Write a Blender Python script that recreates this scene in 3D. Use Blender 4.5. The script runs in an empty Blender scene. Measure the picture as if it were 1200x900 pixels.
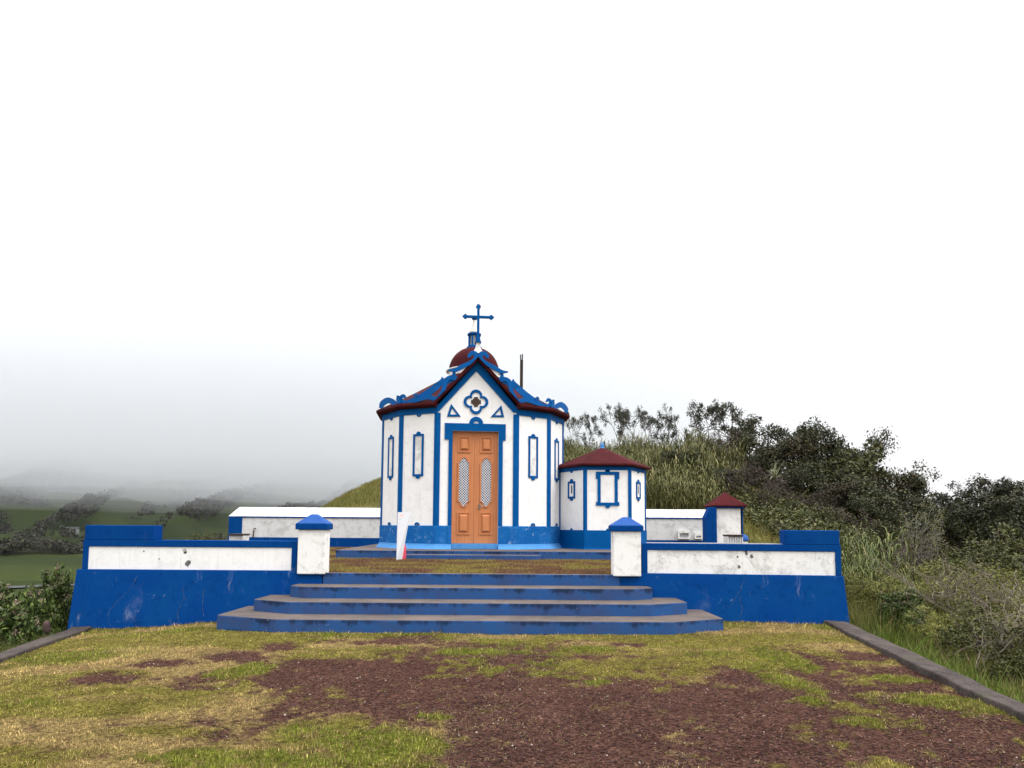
import bpy, bmesh, math, random
import numpy as np
from mathutils import Vector, Matrix, noise as mnoise

PI = math.pi
R = math.radians
random.seed(7)
RNG = np.random.default_rng(11)
scene = bpy.context.scene
COL = scene.collection

# ------------------------------------------------------------------ camera
F, CX, CY = 800.0, 600.0, 553.0            # photo pixels (1200 x 900)
PITCH, ROLL, EYE = R(4.5), R(0.4), 1.6
cam_d = bpy.data.cameras.new('camera')
cam = bpy.data.objects.new('camera', cam_d)
COL.objects.link(cam)
cam_d.sensor_fit = 'HORIZONTAL'
cam_d.sensor_width = 36
cam_d.lens = 36 * F / 1200
cam_d.shift_y = (CY - 450) / 1200
cam_d.clip_start = 0.05
cam_d.clip_end = 9000
CAMROT = Matrix.Rotation(PI / 2 + PITCH, 3, 'X') @ Matrix.Rotation(ROLL, 3, 'Z')
cam.matrix_world = Matrix.Translation((0, 0, EYE)) @ CAMROT.to_4x4()
scene.camera = cam


def ray(px, py):
    return CAMROT @ Vector(((px - CX) / F, -(py - CY) / F, -1))


def at(px, py, Y):
    d = ray(px, py)
    return Vector((0, 0, EYE)) + d * (Y / d.y)


def atz(px, py, z):
    d = ray(px, py)
    return Vector((0, 0, EYE)) + d * ((z - EYE) / d.z)


# ------------------------------------------------------------------ numpy noise
def _hash(ix, iy, seed):
    h = (ix.astype(np.int64) * 374761393 + iy.astype(np.int64) * 668265263 + seed * 2147483647) & 0xffffffff
    h = ((h ^ (h >> 13)) * 1274126177) & 0xffffffff
    return ((h ^ (h >> 16)) & 0xffff) / 65535.0


def vnoise(x, y, seed=0):
    x = np.asarray(x, float); y = np.asarray(y, float)
    ix = np.floor(x); iy = np.floor(y)
    fx = x - ix; fy = y - iy
    fx = fx * fx * (3 - 2 * fx); fy = fy * fy * (3 - 2 * fy)
    a = _hash(ix, iy, seed); b = _hash(ix + 1, iy, seed)
    c = _hash(ix, iy + 1, seed); d = _hash(ix + 1, iy + 1, seed)
    return (a * (1 - fx) + b * fx) * (1 - fy) + (c * (1 - fx) + d * fx) * fy


def fbm(x, y, seed=0, octv=4):
    s = 0; a = 1; t = 0
    for k in range(octv):
        s = s + a * vnoise(np.asarray(x) * 2 ** k + 17.3 * k, np.asarray(y) * 2 ** k - 9.1 * k, seed + k)
        t += a; a *= .5
    return s / t


def sstep(a, b, x):
    t = np.clip((x - a) / (b - a), 0, 1)
    return t * t * (3 - 2 * t)


# ------------------------------------------------------------------ materials
MATS = {}


class NT:
    """small node-tree writer"""
    def __init__(self, name):
        self.m = bpy.data.materials.new(name)
        self.m.use_nodes = True
        self.t = self.m.node_tree
        self.bsdf = self.t.nodes['Principled BSDF']
        self.out = self.t.nodes['Material Output']
        self.co = self.t.nodes.new('ShaderNodeTexCoord').outputs['Object']

    def n(self, kind, **kw):
        nd = self.t.nodes.new(kind)
        for k, v in kw.items():
            setattr(nd, k, v)
        return nd

    def link(self, a, b):
        self.t.links.new(a, b)

    def noise(self, scale, detail=4, rough=.55, vec=None, stretch=None, dist=0):
        nd = self.n('ShaderNodeTexNoise')
        nd.inputs['Scale'].default_value = scale
        nd.inputs['Detail'].default_value = detail
        nd.inputs['Roughness'].default_value = rough
        nd.inputs['Distortion'].default_value = dist
        v = vec or self.co
        if stretch:
            mp = self.n('ShaderNodeMapping')
            mp.inputs['Scale'].default_value = stretch
            self.link(v, mp.inputs['Vector'])
            v = mp.outputs[0]
        self.link(v, nd.inputs['Vector'])
        return nd.outputs['Fac']

    def ramp(self, fac, a, b, lo=0., hi=1.):
        nd = self.n('ShaderNodeMapRange')
        nd.interpolation_type = 'SMOOTHSTEP'
        nd.inputs[1].default_value = a; nd.inputs[2].default_value = b
        nd.inputs[3].default_value = lo; nd.inputs[4].default_value = hi
        self.link(fac, nd.inputs[0])
        return nd.outputs[0]

    def mul(self, a, b, op='MULTIPLY'):
        nd = self.n('ShaderNodeMath', operation=op)
        for i, s in enumerate((a, b)):
            if isinstance(s, (int, float)):
                nd.inputs[i].default_value = s
            else:
                self.link(s, nd.inputs[i])
        return nd.outputs[0]

    def mix(self, fac, a, b):
        nd = self.n('ShaderNodeMix', data_type='RGBA')
        if isinstance(fac, (int, float)):
            nd.inputs[0].default_value = fac
        else:
            self.link(fac, nd.inputs[0])
        for i, s in ((6, a), (7, b)):
            if isinstance(s, (tuple, list)):
                nd.inputs[i].default_value = (*s[:3], 1)
            else:
                self.link(s, nd.inputs[i])
        return nd.outputs[2]

    def color(self, c):
        if isinstance(c, (tuple, list)):
            self.bsdf.inputs['Base Color'].default_value = (*c[:3], 1)
        else:
            self.link(c, self.bsdf.inputs['Base Color'])

    def rough(self, r, spec=.3):
        if isinstance(r, (int, float)):
            self.bsdf.inputs['Roughness'].default_value = r
        else:
            self.link(r, self.bsdf.inputs['Roughness'])
        self.bsdf.inputs['Specular IOR Level'].default_value = spec

    def bump(self, h, strength=.3, dist=.01):
        nd = self.n('ShaderNodeBump')
        nd.inputs['Strength'].default_value = strength
        nd.inputs['Distance'].default_value = dist
        self.link(h, nd.inputs['Height'])
        self.link(nd.outputs[0], self.bsdf.inputs['Normal'])

    def sepz(self):
        s = self.n('ShaderNodeSeparateXYZ')
        self.link(self.co, s.inputs[0])
        return s.outputs


def plaster(name, base, dirt, amount=.35, streak=.3, chips=None, chip_amt=.0, grey_blotch=0, rough=.75, second=None, spec=.15, crack=0, smear=0):
    """painted render: patchy tone, vertical run-off streaks, flaked spots"""
    t = NT(name)
    big = t.noise(1.1, 5, .6)
    mid = t.noise(6, 5, .65)
    fine = t.noise(60, 3, .6)
    c = base
    if second:
        c = t.mix(t.ramp(big, .35, .68), base, second)
    c = t.mix(t.mul(t.ramp(mid, .5, .75), amount), c, dirt)
    if streak:
        st = t.noise(1, 5, .6, stretch=(14, 14, .9))
        c = t.mix(t.mul(t.ramp(st, .56, .74), streak), c, dirt)
    if grey_blotch:
        gb = t.mul(t.ramp(t.noise(2.3, 7, .72, dist=.6), .48, .62), t.ramp(fine, .3, .7))
        c = t.mix(t.mul(gb, grey_blotch), c, tuple(v * .45 for v in dirt))
    if crack:
        v = t.n('ShaderNodeTexVoronoi', feature='DISTANCE_TO_EDGE')
        v.inputs['Scale'].default_value = .9
        ds = t.n('ShaderNodeVectorMath', operation='ADD')
        nz = t.n('ShaderNodeTexNoise'); nz.inputs['Scale'].default_value = 3; nz.inputs['Detail'].default_value = 6
        t.link(t.co, nz.inputs['Vector'])
        t.link(t.co, ds.inputs[0]); t.link(nz.outputs['Color'], ds.inputs[1])
        t.link(ds.outputs[0], v.inputs['Vector'])
        cr = t.mul(t.ramp(v.outputs['Distance'], .006, .0), t.ramp(t.noise(.55, 2), .56, .62))
        c = t.mix(t.mul(cr, crack), c, chips or tuple(x * .3 for x in dirt))
    if smear:          # chalky rubbed patches, drawn out downwards
        sm = t.mul(t.ramp(t.noise(1, 7, .72, stretch=(3.2, 3.2, 1.1), dist=.4), .56, .72), t.ramp(t.noise(.9, 3), .50, .64))
        c = t.mix(t.mul(sm, smear), c, chips or dirt)
    if chips:
        ch = t.mul(t.ramp(t.noise(9, 8, .75, dist=.3), .66 - chip_amt, .70 - chip_amt), t.ramp(t.noise(1.6, 3), .5, .62))
        c = t.mix(ch, c, chips)
    t.color(c)
    t.rough(rough, spec)
    h = t.mul(t.mul(mid, .6), t.mul(fine, .4), 'ADD')
    t.bump(h, .25, .012)
    return t.m


def build_mats():
    M = MATS
    M['white'] = plaster('white_render', (.83, .83, .82), (.52, .51, .49), .30, .38, (.40, .38, .35), -.02, .18)
    M['white_old'] = plaster('weathered_white_render', (.80, .80, .78), (.52, .51, .47), .55, .45, (.22, .21, .2), -.01, .75, crack=.7)
    M['white_grey'] = plaster('grey_stained_render', (.60, .61, .61), (.38, .38, .37), .5, .5, (.25, .24, .22), -.02, .6)
    M['navy'] = plaster('navy_wall_paint', (.001, .042, .20), (.0, .026, .125), .6, .5, (.30, .36, .46), .025, 0, .8, (.002, .052, .205), .04, smear=.55)
    M['blue'] = plaster('blue_trim_paint', (.0, .074, .26), (.0, .050, .18), .4, .25, (.6, .63, .66), -.005, 0, .6, (.0, .086, .29), .06)
    M['plinth'] = plaster('scuffed_blue_paint', (.008, .118, .37), (.05, .20, .47), .7, .35, (.42, .53, .68), .065, 0, .65, (.004, .095, .32), .08, smear=.5)
    M['lightblue'] = plaster('light_blue_paint', (.075, .25, .55), (.03, .16, .43), .5, .3, (.5, .6, .7), -.01, spec=.1)
    M['capblue'] = plaster('cap_blue_paint', (.03, .095, .32), (.015, .065, .24), .5, .3, (.35, .42, .5), -.01, spec=.08)
    M['iron_blue'] = plaster('cresting_blue_paint', (.0, .088, .31), (.0, .055, .20), .5, .2, None, 0, 0, .6, spec=.1)
    M['roof'] = plaster('dark_red_roof_paint', (.050, .0098, .012), (.027, .0062, .0075), .7, .6, (.16, .06, .055), -.02, 0, .8, (.078, .014, .016), .04)
    M['orange'] = None
    # steps: blue paint, black mould under the nosing, bare concrete on the tread
    t = NT('step_paint')
    o = t.sepz()
    g = t.n('ShaderNodeNewGeometry')
    sn = t.n('ShaderNodeSeparateXYZ'); t.link(g.outputs['Normal'], sn.inputs[0])
    n1 = t.noise(2.2, 6, .65); n2 = t.noise(16, 5, .7)
    riser = t.mix(t.ramp(n1, .35, .7), (.020, .080, .235), (.034, .064, .165))
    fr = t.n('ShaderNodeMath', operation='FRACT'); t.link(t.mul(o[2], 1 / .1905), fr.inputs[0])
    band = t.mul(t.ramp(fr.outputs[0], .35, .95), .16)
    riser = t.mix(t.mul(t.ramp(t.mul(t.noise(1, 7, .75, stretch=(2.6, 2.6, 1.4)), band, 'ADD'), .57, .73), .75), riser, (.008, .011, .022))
    riser = t.mix(t.mul(t.ramp(n2, .66, .72), t.ramp(t.noise(1.3, 3), .5, .65)), riser, (.4, .44, .5))
    tread = t.mix(t.ramp(n1, .3, .7), (.140, .112, .100), (.085, .073, .068))
    tread = t.mix(t.mul(t.ramp(n2, .5, .8), .6), tread, (.11, .10, .10))
    t.color(t.mix(t.ramp(sn.outputs[2], .55, .75), riser, tread))
    t.rough(.85, .15)
    t.bump(n2, .35, .012)
    M['step'] = t.m
    # grey mottled concrete
    t = NT('kerb_concrete')
    n1 = t.noise(1.7, 6, .65); n2 = t.noise(45, 4, .7)
    c = t.mix(t.ramp(n1, .3, .7), (.085, .070, .064), (.045, .037, .034))
    c = t.mix(t.mul(t.ramp(t.noise(5, 7, .75), .48, .62), .7), c, (.030, .025, .023))
    c = t.mix(t.mul(t.ramp(n2, .5, .7), .6), c, (.15, .13, .115))
    c = t.mix(t.mul(t.ramp(t.noise(3.5, 5), .6, .7), .5), c, (.05, .06, .025))
    t.color(c); t.rough(.95, .1); t.bump(n2, .5, .01)
    M['kerb'] = t.m
    M['concrete'] = plaster('bare_concrete', (.42, .40, .37), (.22, .20, .18), .6, .3, None, 0, .3, .9)
    # orange door paint with a faint vertical grain
    t = NT('orange_door_paint')
    gr = t.noise(1, 5, .6, stretch=(40, 40, 1.3))
    c = t.mix(t.ramp(gr, .3, .7), (.55, .215, .085), (.46, .17, .066))
    c = t.mix(t.mul(t.ramp(t.noise(5, 5, .7), .56, .72), .35), c, (.60, .26, .13))
    t.color(c); t.rough(.5, .3); t.bump(gr, .12, .004)
    M['orange'] = t.m
    # white lattice behind glass
    t = NT('lattice_glass')
    s = t.sepz()
    a = t.mul(t.mul(s[0], s[2], 'ADD'), PI / .070); b = t.mul(t.mul(s[0], s[2], 'SUBTRACT'), PI / .070)
    sa = t.n('ShaderNodeMath', operation='SINE'); t.link(a, sa.inputs[0])
    sb = t.n('ShaderNodeMath', operation='SINE'); t.link(b, sb.inputs[0])
    hole = t.mul(sa.outputs[0], sb.outputs[0])
    ab = t.n('ShaderNodeMath', operation='ABSOLUTE'); t.link(hole, ab.inputs[0])
    hole = t.ramp(ab.outputs[0], .22, .42)
    t.color(t.mix(hole, (.66, .67, .71), (.03, .036, .055)))
    t.rough(.12, .5)
    M['lattice'] = t.m

    def plain(key, name, c, rough=.6, metal=0, var=.25):
        t = NT(name)
        n = t.noise(14, 4, .6)
        t.color(t.mix(t.ramp(n, .3, .7), c, tuple(v * (1 - var) for v in c)))
        t.rough(rough, .3)
        t.bsdf.inputs['Metallic'].default_value = metal
        M[key] = t.m
    plain('dark', 'dark_opening', (.03, .018, .014), .8)
    plain('rust', 'rusty_bronze', (.055, .030, .018), .6)
    plain('brass', 'worn_metal', (.25, .22, .2), .4, .8)
    plain('post', 'dark_wooden_post', (.045, .028, .022), .9, 0, .5)
    plain('signwhite', 'faded_white_board', (.55, .565, .60), .4, 0, .05)
    plain('signink', 'faded_grey_print', (.33, .34, .40), .5, 0, .1)
    plain('signred', 'faded_red_board', (.62, .075, .11), .45, 0, .1)
    plain('signorange', 'faded_orange_print', (.66, .50, .46), .5, 0, .1)
    plain('lantern_white', 'dirty_white_lantern', (.66, .64, .60), .6, 0, .35)
    plain('bark', 'tree_bark', (.085, .066, .055), .95, 0, .5)
    plain('twig', 'grey_dry_twigs', (.20, .17, .13), .95, 0, .4)
    plain('twig_dark', 'brown_dry_twigs', (.10, .075, .068), .95, 0, .4)
    plain('twig_pale', 'pale_lichen_twigs', (.17, .165, .12), .95, 0, .35)
    plain('pale_crack', 'pale_crack_filler', (.05, .10, .24), .9, 0, .6)
    plain('grey_flake', 'bare_grey_render', (.16, .155, .15), .9, 0, .5)
    plain('rock', 'red_brown_rock', (.075, .048, .044), .95, 0, .5)
    plain('house_white', 'white_house_paint', (.45, .45, .44), .7, 0, .1)
    plain('tiles', 'red_roof_tiles', (.30, .10, .06), .8, 0, .3)
    plain('asphalt', 'grey_asphalt', (.10, .105, .11), .9, 0, .2)

    def leaf(key, name, a, b, c=None, rough=.55):
        t = NT(name)
        g = t.n('ShaderNodeNewGeometry')
        col = t.mix(t.ramp(g.outputs['Random Per Island'], 0, .8), a, b)
        if c:
            col = t.mix(t.ramp(g.outputs['Random Per Island'], .88, .9), col, c)
        oi = t.n('ShaderNodeObjectInfo')
        hs = t.n('ShaderNodeHueSaturation')
        t.link(t.ramp(oi.outputs['Random'], 0, 1, .75, 1.25), hs.inputs['Value'])
        t.link(col, hs.inputs['Color'])
        t.color(hs.outputs[0]); t.rough(rough, .25)
        M[key] = t.m
    leaf('leaf_dark', 'dark_evergreen_leaves', (.016, .022, .009), (.044, .048, .019), (.095, .088, .030))
    leaf('leaf_ridge', 'greyish_ridge_leaves', (.020, .024, .015), (.044, .048, .028), (.08, .075, .04))
    leaf('leaf_olive', 'olive_leaves', (.030, .036, .010), (.076, .082, .022), (.10, .09, .027))
    leaf('leaf_brown', 'brownish_olive_leaves', (.026, .021, .012), (.056, .044, .022), (.085, .072, .026))
    leaf('leaf_bright', 'fresh_green_leaves', (.022, .040, .008), (.065, .098, .020), (.13, .17, .04))
    leaf('leaf_scrub', 'grey_green_scrub_leaves', (.075, .095, .016), (.21, .215, .045), (.30, .26, .08))
    leaf('leaf_seed', 'dry_seed_heads', (.22, .15, .12), (.38, .28, .22), None, .9)
    leaf('leaf_reed', 'pale_cane_leaves', (.052, .060, .018), (.118, .118, .036), (.20, .175, .075), .6)
    leaf('leaf_reedgreen', 'green_cane_leaves', (.060, .085, .020), (.135, .16, .042), (.25, .22, .09), .6)
    leaf('leaf_agave', 'pale_spiky_leaves', (.22, .24, .13), (.34, .34, .20))
    leaf('wood_far', 'far_wood_leaves', (.030, .031, .022), (.066, .062, .040), (.085, .09, .04))

    # grass blades: colour stored per blade
    t = NT('grass_blades')
    at_ = t.n('ShaderNodeAttribute', attribute_name='tint')
    t.color(at_.outputs['Color']); t.rough(.6, .15)
    M['blades'] = t.m
    # courtyard earth and turf: tint stored per vertex, broken up with fine noise
    t = NT('courtyard_turf')
    at_ = t.n('ShaderNodeAttribute', attribute_name='tint')
    f1 = t.noise(38, 6, .75); f2 = t.noise(150, 3, .7)
    f3 = t.noise(11, 6, .75)
    c = t.mix(t.mul(t.ramp(f3, .48, .66), .6), at_.outputs['Color'], t.mix(.55, at_.outputs['Color'], (.05, .032, .026)))
    c = t.mix(t.mul(t.ramp(f1, .42, .70), .8), c, t.mix(.7, c, (.016, .010, .010)))
    c = t.mix(t.mul(t.ramp(f2, .58, .70), .4), c, (.22, .165, .11))
    vo = t.n('ShaderNodeTexVoronoi'); vo.inputs['Scale'].default_value = 48
    t.link(t.co, vo.inputs['Vector'])
    vs_ = t.n('ShaderNodeSeparateColor'); t.link(vo.outputs['Color'], vs_.inputs[0])
    g = t.n('ShaderNodeVectorMath', operation='SCALE'); t.link(c, g.inputs[0])
    t.link(t.mul(t.ramp(vs_.outputs[0], 0, 1, .5, 1.45), t.ramp(vs_.outputs[1], .93, .97, 1, 1.9)), g.inputs['Scale'])
    c = g.outputs[0]
    t.color(c); t.rough(1, 0); t.bump(t.mul(f1, f2, 'ADD'), .9, .03)
    M['turf'] = t.m
    # land
    t = NT('hillside_soil_and_grass')
    n1 = t.noise(.16, 6, .6); n2 = t.noise(1.6, 6, .7); n3 = t.noise(.022, 4, .6)
    c = t.mix(t.ramp(n1, .35, .65), (.062, .070, .016), (.11, .095, .032))
    c = t.mix(t.mul(t.ramp(n2, .5, .72), .7), c, (.055, .042, .022))
    vor = t.n('ShaderNodeTexVoronoi'); vor.inputs['Scale'].default_value = .011
    mp = t.n('ShaderNodeMapping'); mp.inputs['Rotation'].default_value = (0, 0, .5); mp.inputs['Scale'].default_value = (1, 1.5, 0)
    t.link(t.co, mp.inputs[0]); t.link(mp.outputs[0], vor.inputs['Vector'])
    sp = t.n('ShaderNodeSeparateColor'); t.link(vor.outputs['Color'], sp.inputs[0])
    fld = t.mix(t.ramp(sp.outputs[0], .15, .85), (.024, .038, .010), (.052, .070, .014))
    fld = t.mix(t.ramp(sp.outputs[1], .80, .86), fld, (.040, .050, .022))
    fld = t.mix(t.mul(t.ramp(n3, .35, .7), .45), fld, (.045, .062, .020))
    fld = t.mix(t.mul(t.ramp(t.noise(.30, 7, .75), .46, .66), .55), fld, (.032, .040, .015))
    ln = t.n('ShaderNodeVectorMath', operation='LENGTH'); t.link(t.co, ln.inputs[0])
    t.color(t.mix(t.ramp(ln.outputs['Value'], 75, 100), c, fld)); t.rough(.95, .08)
    t.bump(n2, .6, .1)
    M['land'] = t.m


build_mats()

# ------------------------------------------------------------------ mesh helpers


class MB:
    def __init__(self):
        self.v = []; self.f = []

    def add(self, vs, fs):
        k = len(self.v)
        self.v += [tuple(p) for p in vs]
        self.f += [tuple(i + k for i in f) for f in fs]
        return self

    def box(self, x0, x1, y0, y1, z0, z1, fr=None):
        vs = [(x, y, z) for z in (z0, z1) for y in (y0, y1) for x in (x0, x1)]
        if fr:
            vs = [fr(*p) for p in vs]
        return self.add(vs, [(0, 2, 3, 1), (4, 5, 7, 6), (0, 1, 5, 4), (2, 6, 7, 3), (0, 4, 6, 2), (1, 3, 7, 5)])

    def prism(self, pts, lo, hi, fr):
        """pts 2-D outline; fr(a, b, t) -> 3-D; t from lo to hi"""
        n = len(pts)
        vs = [fr(a, b, lo) for a, b in pts] + [fr(a, b, hi) for a, b in pts]
        fs = [tuple(range(n))[::-1], tuple(range(n, 2 * n))]
        fs += [(i, (i + 1) % n, n + (i + 1) % n, n + i) for i in range(n)]
        return self.add(vs, fs)

    def ring(self, outer, inner, lo, hi, fr):
        """outlines of equal length; a frame between them"""
        n = len(outer)
        vs = []
        for t in (lo, hi):
            vs += [fr(a, b, t) for a, b in outer] + [fr(a, b, t) for a, b in inner]
        fs = []
        for i in range(n):
            j = (i + 1) % n
            fs += [(2 * n + i, 2 * n + j, 3 * n + j, 3 * n + i), (i, n + i, n + j, j), (i, j, 2 * n + j, 2 * n + i), (n + i, 3 * n + i, 3 * n + j, n + j)]
        return self.add(vs, fs)

    def lathe(self, c, prof, seg=24, rot=0.):
        """prof [(r, z)] bottom to top round the vertical through c"""
        cx, cy, cz = c
        n = len(prof)
        vs = []
        for i in range(seg):
            a = rot + 2 * PI * i / seg
            vs += [(cx + r * math.cos(a), cy + r * math.sin(a), cz + z) for r, z in prof]
        fs = []
        for i in range(seg):
            j = (i + 1) % seg
            fs += [(i * n + k, j * n + k, j * n + k + 1, i * n + k + 1) for k in range(n - 1)]
        if prof[0][0] > 1e-6: fs.append(tuple(i * n for i in range(seg))[::-1])
        if prof[-1][0] > 1e-6: fs.append(tuple(i * n + n - 1 for i in range(seg)))
        return self.add(vs, fs)

    def tube(self, pts, rad, seg=6):
        pts = [Vector(p) for p in pts]
        n = len(pts)
        rad = rad if isinstance(rad, (list, tuple)) else [rad] * n
        vs = []
        for i, p in enumerate(pts):
            d = (pts[min(i + 1, n - 1)] - pts[max(i - 1, 0)]).normalized()
            up = Vector((0, 0, 1)) if abs(d.z) < .9 else Vector((1, 0, 0))
            a = d.cross(up).normalized(); b = d.cross(a)
            vs += [p + (a * math.cos(2 * PI * k / seg) + b * math.sin(2 * PI * k / seg)) * rad[i] for k in range(seg)]
        fs = [(i * seg + k, i * seg + (k + 1) % seg, (i + 1) * seg + (k + 1) % seg, (i + 1) * seg + k) for i in range(n - 1) for k in range(seg)]
        fs += [tuple(range(seg))[::-1], tuple(range((n - 1) * seg, n * seg))]
        return self.add(vs, fs)

    def sweep(self, path, prof, closed=False):
        """prof [(outward, height)] carried along a plan path whose outward side is on the right hand"""
        n = len(path); P = [Vector((p[0], p[1])) for p in path]
        def nrm(a, b):
            d = (b - a).normalized(); return Vector((d.y, -d.x))
        vs = []
        m = len(prof)
        for i in range(n):
            ns = []
            if closed or i > 0: ns.append(nrm(P[i - 1], P[i]))
            if closed or i < n - 1: ns.append(nrm(P[i], P[(i + 1) % n]))
            q = sum(ns, Vector((0, 0))).normalized()
            k = 1 / max(.3, q.dot(ns[0]))
            vs += [(P[i].x + q.x * d * k, P[i].y + q.y * d * k, w) for d, w in prof]
        fs = []
        for i in range(n if closed else n - 1):
            j = (i + 1) % n
            fs += [(i * m + k, j * m + k, j * m + (k + 1) % m, i * m + (k + 1) % m) for k in range(m)]
        if not closed:
            fs += [tuple(range(m)), tuple(range((n - 1) * m, n * m))[::-1]]
        return self.add(vs, fs)

    def build(self, name, mat, parent=None, bevel=0., smooth=False, loc=None, sub=0):
        me = bpy.data.meshes.new(name)
        me.from_pydata(self.v, [], self.f)
        me.update()
        bm = bmesh.new(); bm.from_mesh(me)
        bmesh.ops.recalc_face_normals(bm, faces=bm.faces)
        bm.to_mesh(me); bm.free()
        if isinstance(mat, str): mat = MATS[mat]
        me.materials.append(mat)
        o = bpy.data.objects.new(name, me)
        COL.objects.link(o)
        if parent: o.parent = parent
        if loc: o.location = loc
        if smooth:
            me.polygons.foreach_set('use_smooth', [True] * len(me.polygons))
        if bevel:
            b = o.modifiers.new('bevel', 'BEVEL')
            b.width = bevel; b.segments = 2; b.limit_method = 'ANGLE'; b.angle_limit = R(35)
        return o


def mesh_np(name, verts, faces, mat, parent=None, tint=None, smooth=False):
    """fast mesh from arrays; faces (n, k) of one size"""
    verts = np.ascontiguousarray(verts, np.float32); faces = np.ascontiguousarray(faces, np.int32)
    me = bpy.data.meshes.new(name)
    me.vertices.add(len(verts)); me.vertices.foreach_set('co', verts.ravel())
    n, k = faces.shape
    me.loops.add(n * k); me.loops.foreach_set('vertex_index', faces.ravel())
    me.polygons.add(n); me.polygons.foreach_set('loop_start', np.arange(0, n * k, k, dtype=np.int32))
    if smooth: me.polygons.foreach_set('use_smooth', np.ones(n, bool))
    me.update(calc_edges=True)
    if tint is not None:
        ca = me.color_attributes.new('tint', 'FLOAT_COLOR', 'POINT')
        ca.data.foreach_set('color', np.concatenate([tint, np.ones((len(tint), 1))], 1).astype(np.float32).ravel())
    me.materials.append(MATS[mat] if isinstance(mat, str) else mat)
    o = bpy.data.objects.new(name, me)
    COL.objects.link(o)
    if parent: o.parent = parent
    return o


def tag(o, label=None, cat=None, group=None, kind=None):
    if label: o['label'] = label
    if cat: o['category'] = cat
    if group: o['group'] = group
    if kind: o['kind'] = kind
    return o


def empty(name, loc=(0, 0, 0), rz=0, **kw):
    o = bpy.data.objects.new(name, None)
    COL.objects.link(o)
    o.empty_display_size = .2
    o.location = loc; o.rotation_euler = (0, 0, rz)
    return tag(o, **kw)


def copy_tree(o, parent=None):
    c = o.copy(); COL.objects.link(c)
    if parent: c.parent = parent
    for ch in list(o.children):
        copy_tree(ch, c)
    return c


XYZ = lambda a, b, t: (a, t, b)            # outline in x-z, thickness along y
PLAN = lambda a, b, t: (a, b, t)           # outline in plan, thickness along z

# ------------------------------------------------------------------ land
TERR = 0.76                                # level of the terrace


def far_profile(Rr):
    return np.interp(Rr, [0, 30, 60, 110, 210, 300, 380, 500, 620, 720, 800, 1000, 1500, 5000],
                     [-10, -15, -15, -14.2, -14.6, -13.5, -11.5, -3, 10, 29, 50, 82, 96, 96])


def land(x, y):
    x = np.asarray(x, float); y = np.asarray(y, float)
    Rr = np.hypot(x, y)
    az = np.degrees(np.arctan2(x, np.maximum(y, 1e-3)))
    hillside = far_profile(Rr) + (fbm(x / 130 + y / 300, y / 150 - x / 400, 5) - .5) * 26 * sstep(220, 450, Rr)
    hillside = hillside + 10 * np.sin((az * 14 + 600 - (Rr - 400) * .30) / 16.) * sstep(300, 480, Rr)
    mask = sstep(8, -6, az) * (y > 0)
    zf = hillside * mask + (-18 - .01 * Rr) * (1 - mask)
    xl = np.where(y < 12, -7.3, np.interp(y, [12, 12.5, 26, 40, 60], [-7.9, -7.9, -11.6, -14, -10]))
    xr = np.interp(y, [-20, 2, 8, 11, 14, 26, 60], [4.6, 4.6, 5.15, 5.7, 7.2, 10.5, 30])
    dl = np.maximum(xl - x, 0); dr = np.maximum(x - xr, 0)
    near = -.30 - .10 * np.minimum(dr, 30) + (fbm(x / 6, y / 6, 3) - .5) * .5 * sstep(0, 4, np.maximum(dl, dr))
    near = np.where((x > -6.9) & (x < 5.3) & (y < 12.2), -.30, near)
    near = near + .9 * sstep(24, 29, y) * sstep(-16, -9, x) * sstep(22, 9, x)
    t = np.maximum(sstep(0, 26, dl), np.maximum(sstep(30, 90, dr), sstep(70, 110, y)))
    t = np.maximum(t, sstep(-20, -60, y))
    z = near * (1 - t) + zf * t
    ddx = np.where(x < -3, (-3 - x) / 12.5, np.where(x > 12, (x - 12) / 15., 0)); sy = np.where(y < 55, 17.5, 20.)
    k = 6.0 * np.exp(-ddx ** 2 - ((y - 55) / sy) ** 2)
    k = k * (1 + .25 * (fbm(x / 9, y / 9, 8) - .5)) * sstep(25.5, 30, y)
    return z + k


def grow(a, b, step, far, ratio=1.13):
    c = list(np.arange(a, b + 1e-6, step))
    s = step; v = b
    while v < far:
        s *= ratio; v += s; c.append(v)
    s = step; v = a; lo = []
    while v > -far:
        s *= ratio; v -= s; lo.append(v)
    return np.array(lo[::-1] + c)


def ground_sheet():
    xs = grow(-24, 45, .7, 4500); ys = grow(-4, 72, .7, 4500)
    X, Y = np.meshgrid(xs, ys)
    Z = land(X, Y)
    nx, ny = len(xs), len(ys)
    v = np.stack([X.ravel(), Y.ravel(), Z.ravel()], 1)
    i = np.arange(nx * ny).reshape(ny, nx)
    f = np.stack([i[:-1, :-1].ravel(), i[:-1, 1:].ravel(), i[1:, 1:].ravel(), i[1:, :-1].ravel()], 1)
    o = mesh_np('ground', v, f, 'land', smooth=True)
    tag(o, kind='structure')


ground_sheet()


def yard_z(x, y):
    """the forecourt sheet in front of the steps"""
    x = np.asarray(x, float); y = np.asarray(y, float)
    z = -.19 * sstep(-3.6, -7.2, x) * sstep(6, 11.5, y)
    z = z - .10 * sstep(-3.6, -6.4, x) * (1 - sstep(6, 11.5, y))
    z = z + (fbm(x / 1.3, y / 1.3, 21) - .5) * .05 + (fbm(x * 2.2, y * 2.2, 31) - .5) * .02
    return z


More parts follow.
